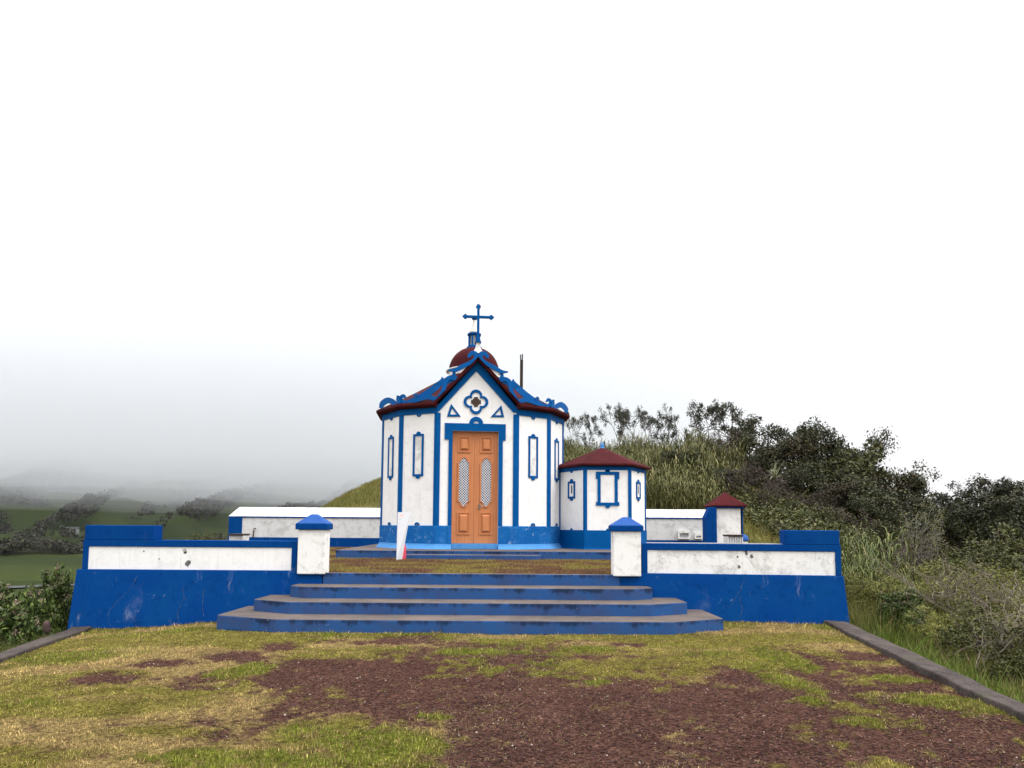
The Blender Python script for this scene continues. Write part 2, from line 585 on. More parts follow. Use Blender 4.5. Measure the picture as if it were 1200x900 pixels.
# bare scoria patches and turf islands, from the photo (pixel centre, pixel radii)
DIRT = [(900, 825, 150, 40), (1010, 858, 170, 40), (880, 870, 190, 50), (600, 815, 275, 46), (420, 790, 125, 30), (720, 850, 240, 62), (650, 900, 160, 30), (560, 765, 150, 12), (850, 840, 90, 40), (330, 800, 40, 16),
        (950, 775, 30, 12), (965, 795, 35, 16), (985, 815, 28, 18), (1040, 786, 60, 9), (1075, 805, 45, 10), (1075, 835, 42, 12), (1150, 850, 55, 12),
        (965, 850, 25, 20), (950, 880, 60, 20), (880, 800, 50, 16), (1150, 885, 60, 14), (112, 792, 38, 6), (190, 776, 30, 4), (283, 769, 30, 5), (250, 793, 26, 5),
        (740, 756, 25, 4), (470, 752, 60, 5), (330, 757, 22, 4), (800, 878, 150, 40), (560, 880, 70, 24), (1015, 770, 30, 6)]
GREEN = [(440, 870, 75, 26), (370, 855, 40, 12), (285, 787, 28, 7), (560, 764, 60, 5), (685, 762, 35, 5), (470, 760, 22, 3), (290, 888, 130, 12), (240, 890, 90, 8), (510, 840, 25, 5),
         (920, 772, 22, 12), (928, 800, 24, 14), (950, 820, 26, 7), (1010, 845, 40, 7), (1050, 795, 26, 5), (1110, 822, 45, 8), (700, 800, 16, 4)]


def _blobs(lst, x, y, z0=0.):
    m = np.zeros_like(x)
    for px, py, rx, ry in lst:
        c = atz(px, py, z0)
        wx = rx * c.y / F; wy = ry * c.y * c.y / (F * EYE)
        q = np.hypot((x - c.x) / wx, (y - c.y) / wy)
        m = np.maximum(m, 1 - q * .5)
    return m


def yard_masks(x, y):
    n = (fbm(x * 1.6, y * 1.6, 41, 5) - .5) * .85 + (fbm(x * 9, y * 9, 47, 4) - .5) * .75
    d = _blobs(DIRT, x, y) + n
    g = _blobs(GREEN, x, y) + n * .9
    dirt = sstep(.38, .66, d)
    green = sstep(.42, .66, g)
    dirt = dirt * (1 - green)
    dirt = np.maximum(dirt, sstep(.58, .66, fbm(x * 2.1, y * 2.1, 61, 5)) * sstep(.25, .5, d) * (1 - green))
    edge = sstep(10.2, 10.9, y) * .6
    lush = np.clip(green + edge + sstep(.52, .70, fbm(x * .8, y * .8, 71)), 0, 1)
    dry = sstep(.45, .66, fbm(x * .9 + 3, y * 1.5, 81, 5)) * (1 - green)
    return dirt, lush, dry


C_DIRT = np.array([.072, .036, .031]); C_SOIL2 = np.array([.130, .066, .050])
C_GRASS = np.array([.225, .205, .044]); C_LUSH = np.array([.160, .182, .026]); C_DRY = np.array([.40, .29, .125])


def yard_tint(x, y):
    dirt, lush, dry = yard_masks(x, y)
    n = fbm(x * 3, y * 3, 91, 4)[:, None]
    n2 = fbm(x * 14, y * 14, 95, 3)[:, None]
    c = C_GRASS * (1 - lush[:, None]) + C_LUSH * lush[:, None]
    c = c * (1 - .8 * dry[:, None]) + C_DRY * .8 * dry[:, None]
    c = c * (.55 + .5 * n + .5 * n2)
    bare = sstep(.56, .70, n2) * .55
    c = c * (1 - bare) + C_SOIL2 * bare
    e = C_DIRT * (1 - n) + C_SOIL2 * n
    c = c * (1 - dirt[:, None]) + e * dirt[:, None]
    foot_shade = sstep(11.45, 11.75, y) * .5          # bare earth at the wall's foot, contact shade darkened into its tint
    return c * (1 - foot_shade[:, None]) + C_DIRT * .6 * foot_shade[:, None], dirt


def kerb_inner(side):
    if side > 0:
        return [(2.95, -4), (3.73, 2), (4.25, 5.69), (4.59, 8.0), (5.20, 11.33), (5.25, 11.62)]
    return [(-5.2, -4), (-5.5, 3), (-5.75, 6), (-6.17, 8.23), (-6.5, 9.54), (-6.92, 11.2), (-7.1, 11.78)]


def kerb_outer(side):
    if side > 0:
        return [(3.30, -4), (4.05, 2), (4.55, 6.04), (4.94, 8.18), (5.52, 11.1), (5.62, 11.62)]
    return [(-5.55, -4), (-5.85, 3), (-6.1, 6), (-6.48, 8.5), (-6.80, 9.5), (-7.25, 11.2), (-7.42, 11.72)]


def yard_sheet():
    st = .06
    xs = np.arange(-7.1, 5.2, st); ys = np.arange(3.4, 11.9, st)
    # the sheet behind and under the camera is coarse
    X, Y = np.meshgrid(xs, ys)
    L = np.interp(ys, [p[1] for p in kerb_inner(-1)], [p[0] for p in kerb_inner(-1)]) - .06
    Rr = np.interp(ys, [p[1] for p in kerb_inner(1)], [p[0] for p in kerb_inner(1)]) + .06
    u = (X - xs[0]) / (xs[-1] - xs[0])
    X = L[:, None] + u * (Rr - L)[:, None]
    x = X.ravel(); y = Y.ravel()
    z = yard_z(x, y)
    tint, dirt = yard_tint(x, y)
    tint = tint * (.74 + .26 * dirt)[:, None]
    z = z - .012 * dirt
    nx, ny = len(xs), len(ys)
    i = np.arange(nx * ny).reshape(ny, nx)
    f = np.stack([i[:-1, :-1].ravel(), i[:-1, 1:].ravel(), i[1:, 1:].ravel(), i[1:, :-1].ravel()], 1)
    o = mesh_np('forecourt_ground', np.stack([x, y, z], 1), f, 'turf', tint=tint, smooth=True)
    tag(o, kind='structure')
    v = np.array([(-5.5, -4, -.10), (3.9, -4, 0), (L[0], 3.4, -.09), (Rr[0], 3.4, 0)])
    tag(mesh_np('forecourt_ground_behind', v, np.array([[0, 1, 3, 2]]), 'turf', tint=np.tile(C_GRASS, (4, 1))), kind='structure')


yard_sheet()


def kerb(side, label):
    a, b = kerb_inner(side), kerb_outer(side)
    mb = MB()
    n = len(a)
    ys = np.linspace(-4, min(a[-1][1], b[-1][1]), 40)
    vs = []
    for k, y in enumerate(ys):
        xi = np.interp(y, [p[1] for p in a], [p[0] for p in a]); xo = np.interp(y, [p[1] for p in b], [p[0] for p in b])
        j = (fbm(y * 1.3, side * 5., 7) - .5) * .08
        zt = float(yard_z(xi, y)) + (.065 if side > 0 else .05) + (fbm(y * 2.1, 3., 9) - .5) * .02
        vs += [(xi + j, y, -.6), (xi + j, y, zt), (xo + j * .6, y, zt - .015), (xo, y, -.7)]
    fs = []
    for k in range(len(ys) - 1):
        fs += [(k * 4 + q, k * 4 + q + 1, k * 4 + q + 5, k * 4 + q + 4) for q in range(3)]
    mb.add(vs, fs)
    o = mb.build('kerb', 'kerb', bevel=.02)
    tag(o, label, 'kerb')


kerb(1, 'long flat grey concrete kerb running along the scrub side of the forecourt')
kerb(-1, 'short grey concrete kerb beside the leafy bush on the valley side')

# ------------------------------------------------------------------ terrace and steps
TP = [(-7.45, 12.14), (2.3, 12.14), (5.55, 11.85), (9.7, 26.2), (-10.8, 26.2)]


def terrace():
    mb = MB().prism([(p[0], p[1]) for p in TP], -.6, TERR - .03, PLAN)
    tag(mb.build('terrace_fill', 'concrete'), kind='structure')
    xs = np.linspace(-10.9, 9.9, 240); ys = np.linspace(12.0, 26.2, 150)
    U, Y = np.meshgrid(np.linspace(0, 1, 240), ys)
    t = (Y - 12.0) / 14.2
    y0 = np.interp(-7.45 + U * 13.0, [-7.45, 2.3, 5.55], [12.0, 12.0, 11.80])
    Yw = y0 + t * (26.2 - y0)
    X = (-7.45 + t * (-10.8 + 7.45)) * (1 - U) + (5.55 + t * (9.7 - 5.55)) * U
    x = X.ravel(); y = Yw.ravel()
    z = TERR + (fbm(x, y, 14) - .5) * .03
    n = fbm(x * 1.6, y * 1.6, 19, 5)
    m = sstep(.45, .60, n)[:, None]
    tint = np.array([.105, .060, .036]) * (1 - m) + np.array([.20, .150, .050]) * m
    i = np.arange(240 * 150).reshape(150, 240)
    f = np.stack([i[:-1, :-1].ravel(), i[:-1, 1:].ravel(), i[1:, 1:].ravel(), i[1:, :-1].ravel()], 1)
    tag(mesh_np('terrace_ground', np.stack([x, y, z], 1), f, 'turf', tint=tint, smooth=True), kind='structure')


terrace()


def steps():
    root = empty('entrance_steps', (0, 11.2, 0), label='four wide blue painted entrance steps with chamfered ends climbing to the terrace', cat='steps')
    # (front left, left, back left) pixels of each tread's edge, and the same on the right
    spec = [(.19, [(322, 726), (252, 721), (262, 714)], [(789, 727), (842, 722), (822, 714)]),
            (.38, [(338, 706.5), (294, 703), (303, 698)], [(762, 708), (803, 704.5), (786, 700)]),
            (.57, [(356, 689), (336, 687), (341, 684)], [(739, 690.5), (763, 688), (752, 685)]),
            (.765, [(378, 672.5), (377, 671.5), (377, 671)], [(724, 673.5), (725.5, 672.5), (726, 672)])]
    fy = [10.29, 10.89, 11.42, 11.95]
    for k, (z, L, Rt) in enumerate(spec):
        Y = fy[k]
        pl = []
        for side in (L, Rt):
            a = at(side[0][0], side[0][1], Y)
            b = atz(side[1][0], side[1][1], z)
            sgn = -1 if side is L else 1
            bx = b.x; by = Y + (.44, .34, .22, .04)[k]
            pl.append([(a.x, Y), (bx, by), (bx + .02 * sgn * -1, 12.03 if k == 3 else 12.0)])
        path = [pl[0][2], pl[0][1], pl[0][0]] + [(pl[0][0][0] + (pl[1][0][0] - pl[0][0][0]) * q, Y + (fbm(q * 9., k, 3) - .5) * .014) for q in (.2, .4, .6, .8)] + [pl[1][0], pl[1][1], pl[1][2]]
        lo = -.25 if k == 0 else z - .22
        mb = MB().prism(path, lo - EMPTYZ, z - EMPTYZ, lambda a, b, t: (a, b - 11.2, t))
        mb.build('step', 'step', root, bevel=.022)


EMPTYZ = 0.
steps()

# ------------------------------------------------------------------ front walls with their battered bases and gate piers


def gate_pier(px0, px1, cap0, cap1, ytop, yband0, yband1, ybot, Y, label):
    a = at(px0, ybot, Y); b = at(px1, ybot, Y)
    w = b.x - a.x; cx = (a.x + b.x) / 2; d = .30
    zb = TERR - .02
    zc0 = at(px0, yband1, Y).z; zc1 = at(px0, yband0, Y).z; zt = at((px0 + px1) / 2, ytop, Y + d / 2).z
    root = empty('gate_pier', (cx, Y + d / 2, zb), label=label, cat='pier', group='white gate piers at the top of the steps')
    mb = MB().box(-w / 2, w / 2, -d / 2, d / 2, 0, zc0 - zb)
    mb.build('shaft', 'white_old', root, bevel=.012)
    h = w / 2 + .04; hd = d / 2 + .04
    MB().box(-h, h, -hd, hd, zc0 - zb, zc1 - zb - .03).build('cap_band', 'navy', root, bevel=.012)
    q = h * .93
    mb = MB().add([(-h, -hd, zc1 - zb - .03), (h, -hd, zc1 - zb - .03), (h, hd, zc1 - zb - .03), (-h, hd, zc1 - zb - .03),
                   (-.05, -.05, zt - zb), (.05, -.05, zt - zb), (.05, .05, zt - zb), (-.05, .05, zt - zb)],
                  [(0, 1, 5, 4), (1, 2, 6, 5), (2, 3, 7, 6), (3, 0, 4, 7), (4, 5, 6, 7), (3, 2, 1, 0)])
    mb.build('cap', 'capblue', root, bevel=.012)


gate_pier(347.8, 380.2, 346.5, 387, 602.5, 611.5, 620.5, 671, 11.90, 'clean white gate pier with blue pyramid cap, on the valley side of the steps')
gate_pier(719, 751.5, 713.5, 754, 606, 614, 622.5, 670, 11.90, 'stained white gate pier with blue pyramid cap, in front of the small red-roofed chapel')


def front_wall(A, B, zb, ztop, zraise, ra, rb, panel, gnd, label, mat_panel, basex, pier_side, cracks=(), spots=()):
    """A, B plan points of the upper wall's face; ra..rb raised end (fractions); basex outer ends of the base"""
    A = Vector(A); B = Vector(B)
    L = (B - A).length
    ang = math.atan2(B.y - A.y, B.x - A.x)
    root = empty('parapet_wall', (A.x, A.y, 0), ang, label=label, cat='wall', group='blue and white parapet walls beside the steps')
    T = .30
    MB().box(.09, L - .09, .02, T - .02, zb + .002, ztop - .10).build('white_panel', mat_panel, root)
    r0, r1 = ra * L, rb * L
    # top rail and end posts, 20 mm proud of the panel
    MB().prism([(0, zb + .002), (.095, zb + .002), (.095, ztop - .115), (L - .095, ztop - .115), (L - .095, zb + .002), (L, zb + .002), (L, ztop), (0, ztop)], 0, T, XYZ).build('frame', 'navy', root, bevel=.008)
    MB().box(r0, r1, 0, T, ztop, zraise).build('raised_block', 'navy', root, bevel=.012)
    if pier_side > 0:      # bare strip along the back of the coping
        MB().box(.1, L * ra, .12, T + .03, ztop, ztop + .012).build('bare_coping', 'concrete', root)
    # battered base
    b0, b1 = basex
    n = 14
    vs = []
    for k in range(n + 1):
        q = k / n; x = b0 + (b1 - b0) * q
        bat = .13
        dx = -.06 if k == 0 else (.07 if k == n else 0)
        vs += [(x + dx, -.03 - bat, gnd), (x, -.03, zb), (x, T + .05, zb), (x + dx, T + .05, gnd)]
    fs = []
    for k in range(n):
        fs += [(k * 4 + q, k * 4 + (q + 1) % 4, k * 4 + 4 + (q + 1) % 4, k * 4 + 4 + q) for q in range(4)]
    fs += [(0, 1, 2, 3), (n * 4 + 3, n * 4 + 2, n * 4 + 1, n * 4)]
    MB().add(vs, fs).build('battered_base', 'navy', root, bevel=.01)
    def on_base(px, py):
        M = root.matrix_basis.inverted()
        p = M @ at(px, py, 11.9)
        f = (zb - p.z) / (zb - gnd)
        return (p.x, -.034 - .13 * f, p.z)
    for cr in cracks:
        for k in range(3):          # jitter between the given points
            cr = [q for a, b in zip(cr, cr[1:]) for q in (a, ((a[0] + b[0]) / 2 + random.uniform(-.9, .9) / (k + 1), (a[1] + b[1]) / 2 + random.uniform(-.6, .6) / (k + 1)))] + [cr[-1]]
        vs = []
        for k, q in enumerate(cr):
            x, y, z = on_base(*q); h = .002 + .006 * random.random() ** 2
            vs += [(x - h, y, z), (x + h, y - .0005, z)]
        MB().add(vs, [(2 * k, 2 * k + 1, 2 * k + 3, 2 * k + 2) for k in range(len(cr) - 1)]).build('crack', 'pale_crack', root)
    for (px, py, r, mat) in spots:
        M = root.matrix_basis.inverted()
        p = M @ at(px, py, 12.0)
        pts = [(p.x + r * (.5 + random.random()) * math.cos(a * PI / 6), p.z + r * 1.3 * (.5 + random.random()) * math.sin(a * PI / 6)) for a in range(12)]
        MB().prism(pts, .015, .021, XYZ).build('flaked_spot', mat, root)
    return root


A = at(95.8, 667, 12.0); B = at(347.3, 668, 12.0)
zt = at(250, 633.5, 12.0).z
front_wall((A.x, 12.0), (B.x, 12.0), A.z, zt, at(140, 615.5, 12).z, 0.005, (at(180, 633, 12).x - A.x) / (B.x - A.x), None, -.55,
           'long blue and white parapet wall ending at the leafy bush, raised block at its end', 'white', (-.07, (at(378, 668, 12).x - A.x)), -1,
           [[(160, 674), (152, 690), (138, 704), (129, 714), (127, 726), (131, 733)], [(213, 690), (215, 702), (209, 715), (210, 728)], [(238, 690), (237, 706), (239, 722)]],
           [(216, 646, .035, 'concrete'), (216.5, 647.5, .018, 'grey_flake'), (220, 660, .04, 'grey_flake'), (228, 640, .02, 'grey_flake'), (168, 646, .012, 'grey_flake'), (186, 655, .010, 'grey_flake')])
A2 = at(752.5, 671.5, 12.0); B2 = at(986.5, 675, 11.68)
zb2 = (A2.z + B2.z) / 2
front_wall((A2.x, 12.0), (B2.x, 11.68), zb2, at(840, 637.5, 11.85).z, at(950, 621.5, 11.74).z, (at(920, 640, 11.76).x - A2.x) / (B2.x - A2.x), .995, None, -.45,
           'blue and white parapet wall with grey stained panel, ending at the green scrub', 'white_old', (-.42, (at(989, 675, 11.68).x - A2.x)), 1,
           [[(872, 676), (866, 690), (858, 704), (852, 712)], [(866, 698), (865, 706), (868, 712), (864, 722)]],
           [(872, 647, .03, 'grey_flake'), (878, 652, .025, 'grey_flake'), (864, 664, .022, 'grey_flake'), (862, 652, .012, 'grey_flake')])

# ------------------------------------------------------------------ platform
PB = .96                                   # top of the chapel platform


def platform():
    l = at(393, 653.6, 17.25).x; r = at(715, 653.6, 17.25).x
    root = empty('chapel_platform', ((l + r) / 2, 17.25, TERR), label='low blue edged concrete platform carrying both chapels, with one front step', cat='platform')
    c = (l + r) / 2
    MB().prism([(l - c, 0), (r - c, 0), (r - c + 1.0, .9), (r - c + 1.2, 5.9), (l - c - .1, 5.9)], -.1, PB - TERR, PLAN).build('slab', 'step', root, bevel=.02)
    a = at(470, 656, 16.75).x - c; b = at(636, 656, 16.75).x - c
    MB().prism([(a, 0), (a + .1, -.42), (b - .15, -.42), (b, 0)], -.1, .115, PLAN).build('step', 'step', root, bevel=.02)


platform()

# ------------------------------------------------------------------ the main chapel
CH0 = at(557.5, 642.6, 18.5); CH0.z = PB
YAW = R(6)
CHM = Matrix.Translation(CH0) @ Matrix.Rotation(YAW, 4, 'Z')
CHI = CHM.inverted()


def chap(px, py, v=0.):
    """photo pixel -> (u, w) on the chapel's front plane"""
    o = CHI @ Vector((0, 0, EYE)); d = CHI.to_3x3() @ ray(px, py)
    p = o + d * ((v - o.y) / d.y)
    return p.x, p.z


def facet_frame(p, q):
    """fr(a, w, d): a along the facet from its middle, w up, d outwards"""
    p = Vector((p[0], p[1])); q = Vector((q[0], q[1]))
    t = (q - p).normalized(); n = Vector((t.y, -t.x)); m = (p + q) / 2
    return (lambda a, w, d: (m.x + t.x * a + n.x * d, m.y + t.y * a + n.y * d, w)), (q - p).length


def arc(cx, cy, r, a0, a1, n):
    return [(cx + r * math.cos(R(a0 + (a1 - a0) * i / n)), cy + r * math.sin(R(a0 + (a1 - a0) * i / n))) for i in range(n + 1)]


def rect(x0, x1, z0, z1):
    return [(x0, z0), (x1, z0), (x1, z1), (x0, z1)]


def wall_window(root, fr, w0, w1, hw, wid, panemat='white_grey', d0=0., ears=0., knob=True, slit=False):
    """blind window: blue frame, small half-round knobs above and below, stained panel inside"""
    mb = MB()
    t = wid
    mb.ring(rect(-hw, hw, w0, w1), rect(-hw + t, hw - t, w0 + t, w1 - t), d0, d0 + .028, fr)
    if ears:
        e = ears
        for x0, x1 in ((-hw - e, -hw - .001), (hw + .001, hw + e)):
            for z0, z1 in ((w0, w0 + .10), (w1 - .2, w1)):
                mb.prism(rect(x0, x1, z0, z1), d0, d0 + .026, fr)
    if knob:
        mb.prism(arc(0, w1 + .001, .07, 0, 180, 8), d0, d0 + .026, fr)
        mb.prism(arc(0, w0 - .001, .07, 180, 360, 8), d0, d0 + .026, fr)
    win = mb.build('window', 'blue', root)
    MB().prism(rect(-hw + t + .001, hw - t - .001, w0 + t + .001, w1 - t - .001), d0, d0 + .008, fr).build('blind_panel', panemat, win)
    if slit:
        MB().prism(rect(-.02, .035, w0 + t + .09, w1 - t - .06), d0 + .004, d0 + .012, fr).build('slit', 'dark', win)
    return win


def chapel():
    root = empty('main_chapel', CH0, YAW, label='white octagon-like chapel with blue trim, orange double door, red dome and cross', cat='chapel')
    hs = (chap(604, 600)[0] - chap(510.5, 600)[0]) / 2
    s = 1.165
    c30, s30 = math.cos(R(30)), .5
    right = [(hs, 0), (hs + s * c30, s * s30), (hs + s * c30 + s * s30, s * s30 + s * c30)]
    dep = 2 * right[2][1] + 1.3
    right += [(right[2][0], dep - right[2][1]), (right[1][0], dep - right[1][1]), (hs, dep)]
    left = [(-x, y) for x, y in right]
    poly = right + left[::-1]                    # anticlockwise from front right; outward on the right hand
    cv = dep / 2
    W_DOOR_T = chap(557, 505.3)[1]; W_PL = chap(557, 617)[1]
    W_FR0 = chap(511, 484)[1]; W_EV0 = chap(511, 477.2)[1]; W_EV1 = chap(511, 472.5)[1]
    W_APEX = chap(558.3, 424)[1]
    du0, du1 = chap(529.6, 570)[0], chap(583.8, 570)[0]
    dw0 = chap(557, 637)[1]
    REC = .16
    notch = [(du0, 0), (du0, REC), (du1, REC), (du1, 0)]
    # --- walls
    mb = MB()
    mb.prism(poly + notch, 0, W_DOOR_T, PLAN)
    mb.f.pop(); 
    mb = MB()
    P = poly + [(du0, 0), (du0, REC), (du1, REC), (du1, 0)]
    n = len(P)
    mb.add([(x, y, 0) for x, y in P] + [(x, y, W_DOOR_T) for x, y in P], [(i, (i + 1) % n, n + (i + 1) % n, n + i) for i in range(n)])
    n = len(poly)
    mb.add([(x, y, W_DOOR_T) for x, y in poly] + [(x, y, W_EV0) for x, y in poly], [(i, (i + 1) % n, n + (i + 1) % n, n + i) for i in range(n)])
    mb.add([(du0, 0, W_DOOR_T), (du1, 0, W_DOOR_T), (du1, REC, W_DOOR_T), (du0, REC, W_DOOR_T)], [(0, 1, 2, 3)])
    mb.add([(-hs, 0, W_EV0), (hs, 0, W_EV0), (0, 0, W_APEX - .08), (-hs, 1.4, W_EV0), (hs, 1.4, W_EV0), (0, 1.4, W_APEX - .08)], [(0, 1, 2), (0, 2, 5, 3), (1, 4, 5, 2)])
    mb.build('wall', 'white', root)
    # --- plinth with flared foot, open at the door
    path = [(du1 + .002, 0)] + poly[0:] + [(du0 - .002, 0)]
    MB().sweep(path, [(-.02, .14), (.035, .14), (.035, W_PL), (.005, W_PL + .02), (-.02, W_PL + .02)]).build('plinth', 'plinth', root)
    MB().sweep(path, [(-.02, 0), (.14, 0), (.10, .03), (.055, .09), (.04, .138), (-.02, .138)]).build('plinth_foot', 'lightblue', root)
    MB().box(du0, du1, -.03, REC + .1, 0, dw0 - .004).build('threshold', 'lightblue', root, bevel=.01)
    # --- corner pilasters
    m = len(poly)
    for i in range(m):
        p = Vector(poly[i]); a = (p - Vector(poly[i - 1])).normalized(); b = (Vector(poly[(i + 1) % m]) - p).normalized()
        hw = .085
        q = [p - a * hw, p, p + b * hw]
        top = W_FR0 + .01
        mb = MB()
        mb.sweep([tuple(v) for v in q], [(-.02, W_PL - .02), (.022, W_PL - .02), (.022, top), (-.02, top)])
        mb.build('pilaster', 'blue', root)
    # --- frieze under the eaves, and along the gable's rakes
    MB().sweep(poly, [(-.02, W_FR0), (.030, W_FR0), (.030, W_EV0 + .02), (-.02, W_EV0 + .02)]).build('frieze', 'blue', root)
    ax, aw = chap(558.3, 435)
    bx, bw = chap(513.4, 483)
    cxr, cwr = chap(601.5, 483.5)
    mb = MB()
    top = W_APEX + .02
    mb.prism([(bx, bw), (ax, aw), (0, top), (-hs - .02, W_EV0 + .02), (-hs - .02, bw)], -.034, .0, XYZ)
    mb.prism([(cxr, cwr), (hs + .02, cwr), (hs + .02, W_EV0 + .02), (0.001, top), (ax + .001, aw)], -.034, .0, XYZ)
    mb.build('gable_frieze', 'blue', root)
    # --- roof: fascia, cone, gable slopes
    OV = .20
    side_path = poly[:]                       # from front right round to front left
    mb = MB().sweep(side_path, [(-.02, W_EV0), (.05, W_EV0), (OV - .03, W_EV0 + .03), (OV, W_EV0 + .07), (OV - .01, W_EV1 + .02), (OV - .07, W_EV1 + .05), (-.02, W_EV1 + .07)])
    mb.build('eaves', 'roof', root)
    drum_r, drum_w = .80, chap(530, 441)[1] + .62
    N = len(poly)
    outer = []
    for i, (x, y) in enumerate(poly):
        d = Vector((x, y - cv)); d = d * (1 + (OV - .06) / d.length)
        outer.append((d.x, d.y + cv, W_EV1 + .05))
    inner = []
    for i, (x, y) in enumerate(poly):
        d = Vector((x, y - cv)).normalized() * drum_r
        inner.append((d.x, d.y + cv, DRUMW))
    mb = MB()
    for i in range(N):
        j = (i + 1) % N
        if i == N - 1: continue               # front is the gable
        mid = [(outer[k][0] * .5 + inner[k][0] * .5, outer[k][1] * .5 + inner[k][1] * .5, outer[k][2] * .53 + inner[k][2] * .47) for k in (i, j)]
        mb.add([outer[i], outer[j], mid[1], mid[0]], [(0, 1, 2, 3)])
        mb.add([mid[0], mid[1], inner[j], inner[i]], [(0, 1, 2, 3)])
    cone = mb
    ex = hs + .13
    ew = W_EV0 + .0
    rs = (W_APEX - ew) / ex                   # slope of the rake's underside
    th = .125
    for sgn in (-1, 1):
        cone.add([(sgn * ex, -OV, ew + th), (0, -OV, W_APEX + th), (0, 1.9, W_APEX + th), (sgn * ex, 1.9, ew + th)], [(0, 1, 2, 3)])
    cone.build('roof', 'roof', root)
    mb = MB()
    for sgn in (-1, 1):
        mb.prism([(sgn * ex, ew), (0, W_APEX), (0, W_APEX + th + .012), (sgn * ex, ew + th + .012)], -OV, -.01, XYZ)
    mb.build('rake_moulding', 'roof', root, bevel=.02)
    # --- drum, dome, lantern
    c = (0, cv, 0)
    dome_b = DRUMW + .20
    MB().lathe(c, [(drum_r - .02, DRUMW - .3), (drum_r - .02, dome_b - .05), (drum_r + .06, dome_b - .03), (drum_r + .06, dome_b)], 24).build('drum', 'white', root)
    rD, hD = .77, .75
    MB().lathe(c, [(rD * math.cos(R(a)), dome_b + hD * math.sin(R(a))) for a in range(0, 90, 6)] + [(.06, dome_b + hD)], 40).build('dome', 'roof', root, smooth=True)
    lb = dome_b + hD - .03
    lan = MB().lathe(c, [(.25, lb - .04), (.25, lb + .03), (.21, lb + .05), (.21, lb + .08)], 8, R(22.5)).build('lantern', 'blue', root)
    MB().lathe(c, [(.13, lb + .08), (.13, lb + .40)], 8, R(22.5)).build('lantern_core', 'lantern_white', lan)
    for i in range(8):
        a = R(22.5 + 45 * i)
        MB().tube([(.165 * math.cos(a), cv + .165 * math.sin(a), lb + .08), (.165 * math.cos(a), cv + .165 * math.sin(a), lb + .40)], .032, 6).build('lantern_column', 'blue', lan)
    MB().lathe(c, [(.19, lb + .40), (.225, lb + .42), (.225, lb + .455), (.17, lb + .475)], 8, R(22.5)).build('lantern_cornice', 'blue', lan)
    MB().lathe(c, [(.185, lb + .475), (.15, lb + .53), (.10, lb + .62), (.065, lb + .72), (.045, lb + .84), (.035, lb + .90)], 16).build('lantern_spire', 'lantern_white', lan, smooth=True)
    MB().lathe(c, [(.03, lb + .90), (.085, lb + .93), (.085, lb + .96), (.05, lb + 1.0), (.012, lb + 1.06)], 10).build('lantern_finial', 'blue', lan)
    # --- cross on the gable
    kx = chap(560, 400)[0]
    def cw(y): return chap(560, y)[1]
    V0 = -.09
    MB().lathe((kx, V0, 0), [(.21, cw(416)), (.15, cw(412.5)), (.095, cw(409)), (.075, cw(404.5)), (.075, cw(403))], 4, R(45)).build('cross_pedestal', 'lantern_white', root)
    cr = MB()
    cr.box(kx - .085, kx + .085, V0 - .085, V0 + .085, cw(403), cw(401.5))
    cr.box(kx - .065, kx + .065, V0 - .065, V0 + .065, cw(401.5), cw(399))
    t = .035
    za = cw(372.6)
    cr.box(kx - t, kx + t, V0 - t, V0 + t, cw(399), cw(361.5))
    xa, xb = chap(546, 372)[0], chap(574.5, 372)[0]
    cr.box(xa, kx - t - .001, V0 - t + .004, V0 + t - .004, za - t, za + t)
    cr.box(kx + t + .001, xb, V0 - t + .004, V0 + t - .004, za - t, za + t)
    def tip(fr):
        cr.prism([(0, -.05), (.03, -.072), (.06, -.06), (.125, 0), (.06, .06), (.03, .072), (0, .05)], V0 - .036, V0 + .036, fr)
    tip(lambda a, b, t: (xb + a - .02, t, za + b)); tip(lambda a, b, t: (xa - a + .02, t, za + b))
    tip(lambda a, b, t: (kx + b, t, cw(361.5) + a - .02))
    cr.build('cross', 'blue', root, bevel=.008)
    # --- quatrefoil and its pierced cross, two triangles
    qx, qw = chap(557.8, 471)
    def quatre(r, k, h):
        pts = []
        for i in range(4):
            a = 90 * i
            ccx, ccy = qx + k * math.cos(R(a)), qw + k * math.sin(R(a))
            pts += arc(ccx, ccy, r, a - h, a + h, 11)
        return pts
    GD = 0.                                   # face of the gable panel
    qo = MB().ring(quatre(.168, .172, 93), quatre(.112, .152, 117), GD - .028, GD - .001, XYZ).build('quatrefoil', 'blue', root)
    a = .135; b = .052
    MB().prism([(qx - b, qw - a), (qx + b, qw - a), (qx + b, qw - b), (qx + a, qw - b), (qx + a, qw + b), (qx + b, qw + b), (qx + b, qw + a), (qx - b, qw + a), (qx - b, qw + b), (qx - a, qw + b), (qx - a, qw - b), (qx - b, qw - b)], GD - .014, GD - .001, XYZ).build('pierced_cross', 'rust', qo)
    MB().prism([(qx - .085, qw - .085), (qx + .085, qw - .085), (qx + .085, qw + .085), (qx - .085, qw + .085)], GD - .011, GD - .0015, XYZ).build('pierced_square', 'rust', qo)
    for T in ([(528.6, 473.3), (540.0, 488.3), (523.8, 488.3)], [(587.4, 475), (575, 488.8), (590.7, 489)]):
        o = [chap(*p) for p in T]
        g = (sum(p[0] for p in o) / 3, sum(p[1] for p in o) / 3)
        inn = [(g[0] + (p[0] - g[0]) * .50, g[1] + (p[1] - g[1]) * .50) for p in o]
        MB().ring(o, inn, GD - .024, GD - .001, XYZ).build('triangle_moulding', 'blue', root, bevel=.006)
    # --- door surround
    l0, l1 = chap(521.2, 505)[0], chap(592.6, 505)[0]
    lt, lb_ = chap(557, 496.5)[1], chap(557, 515.6)[1]
    j0, j1 = chap(525.3, 560)[0], chap(588.9, 560)[0]
    D0 = -.026
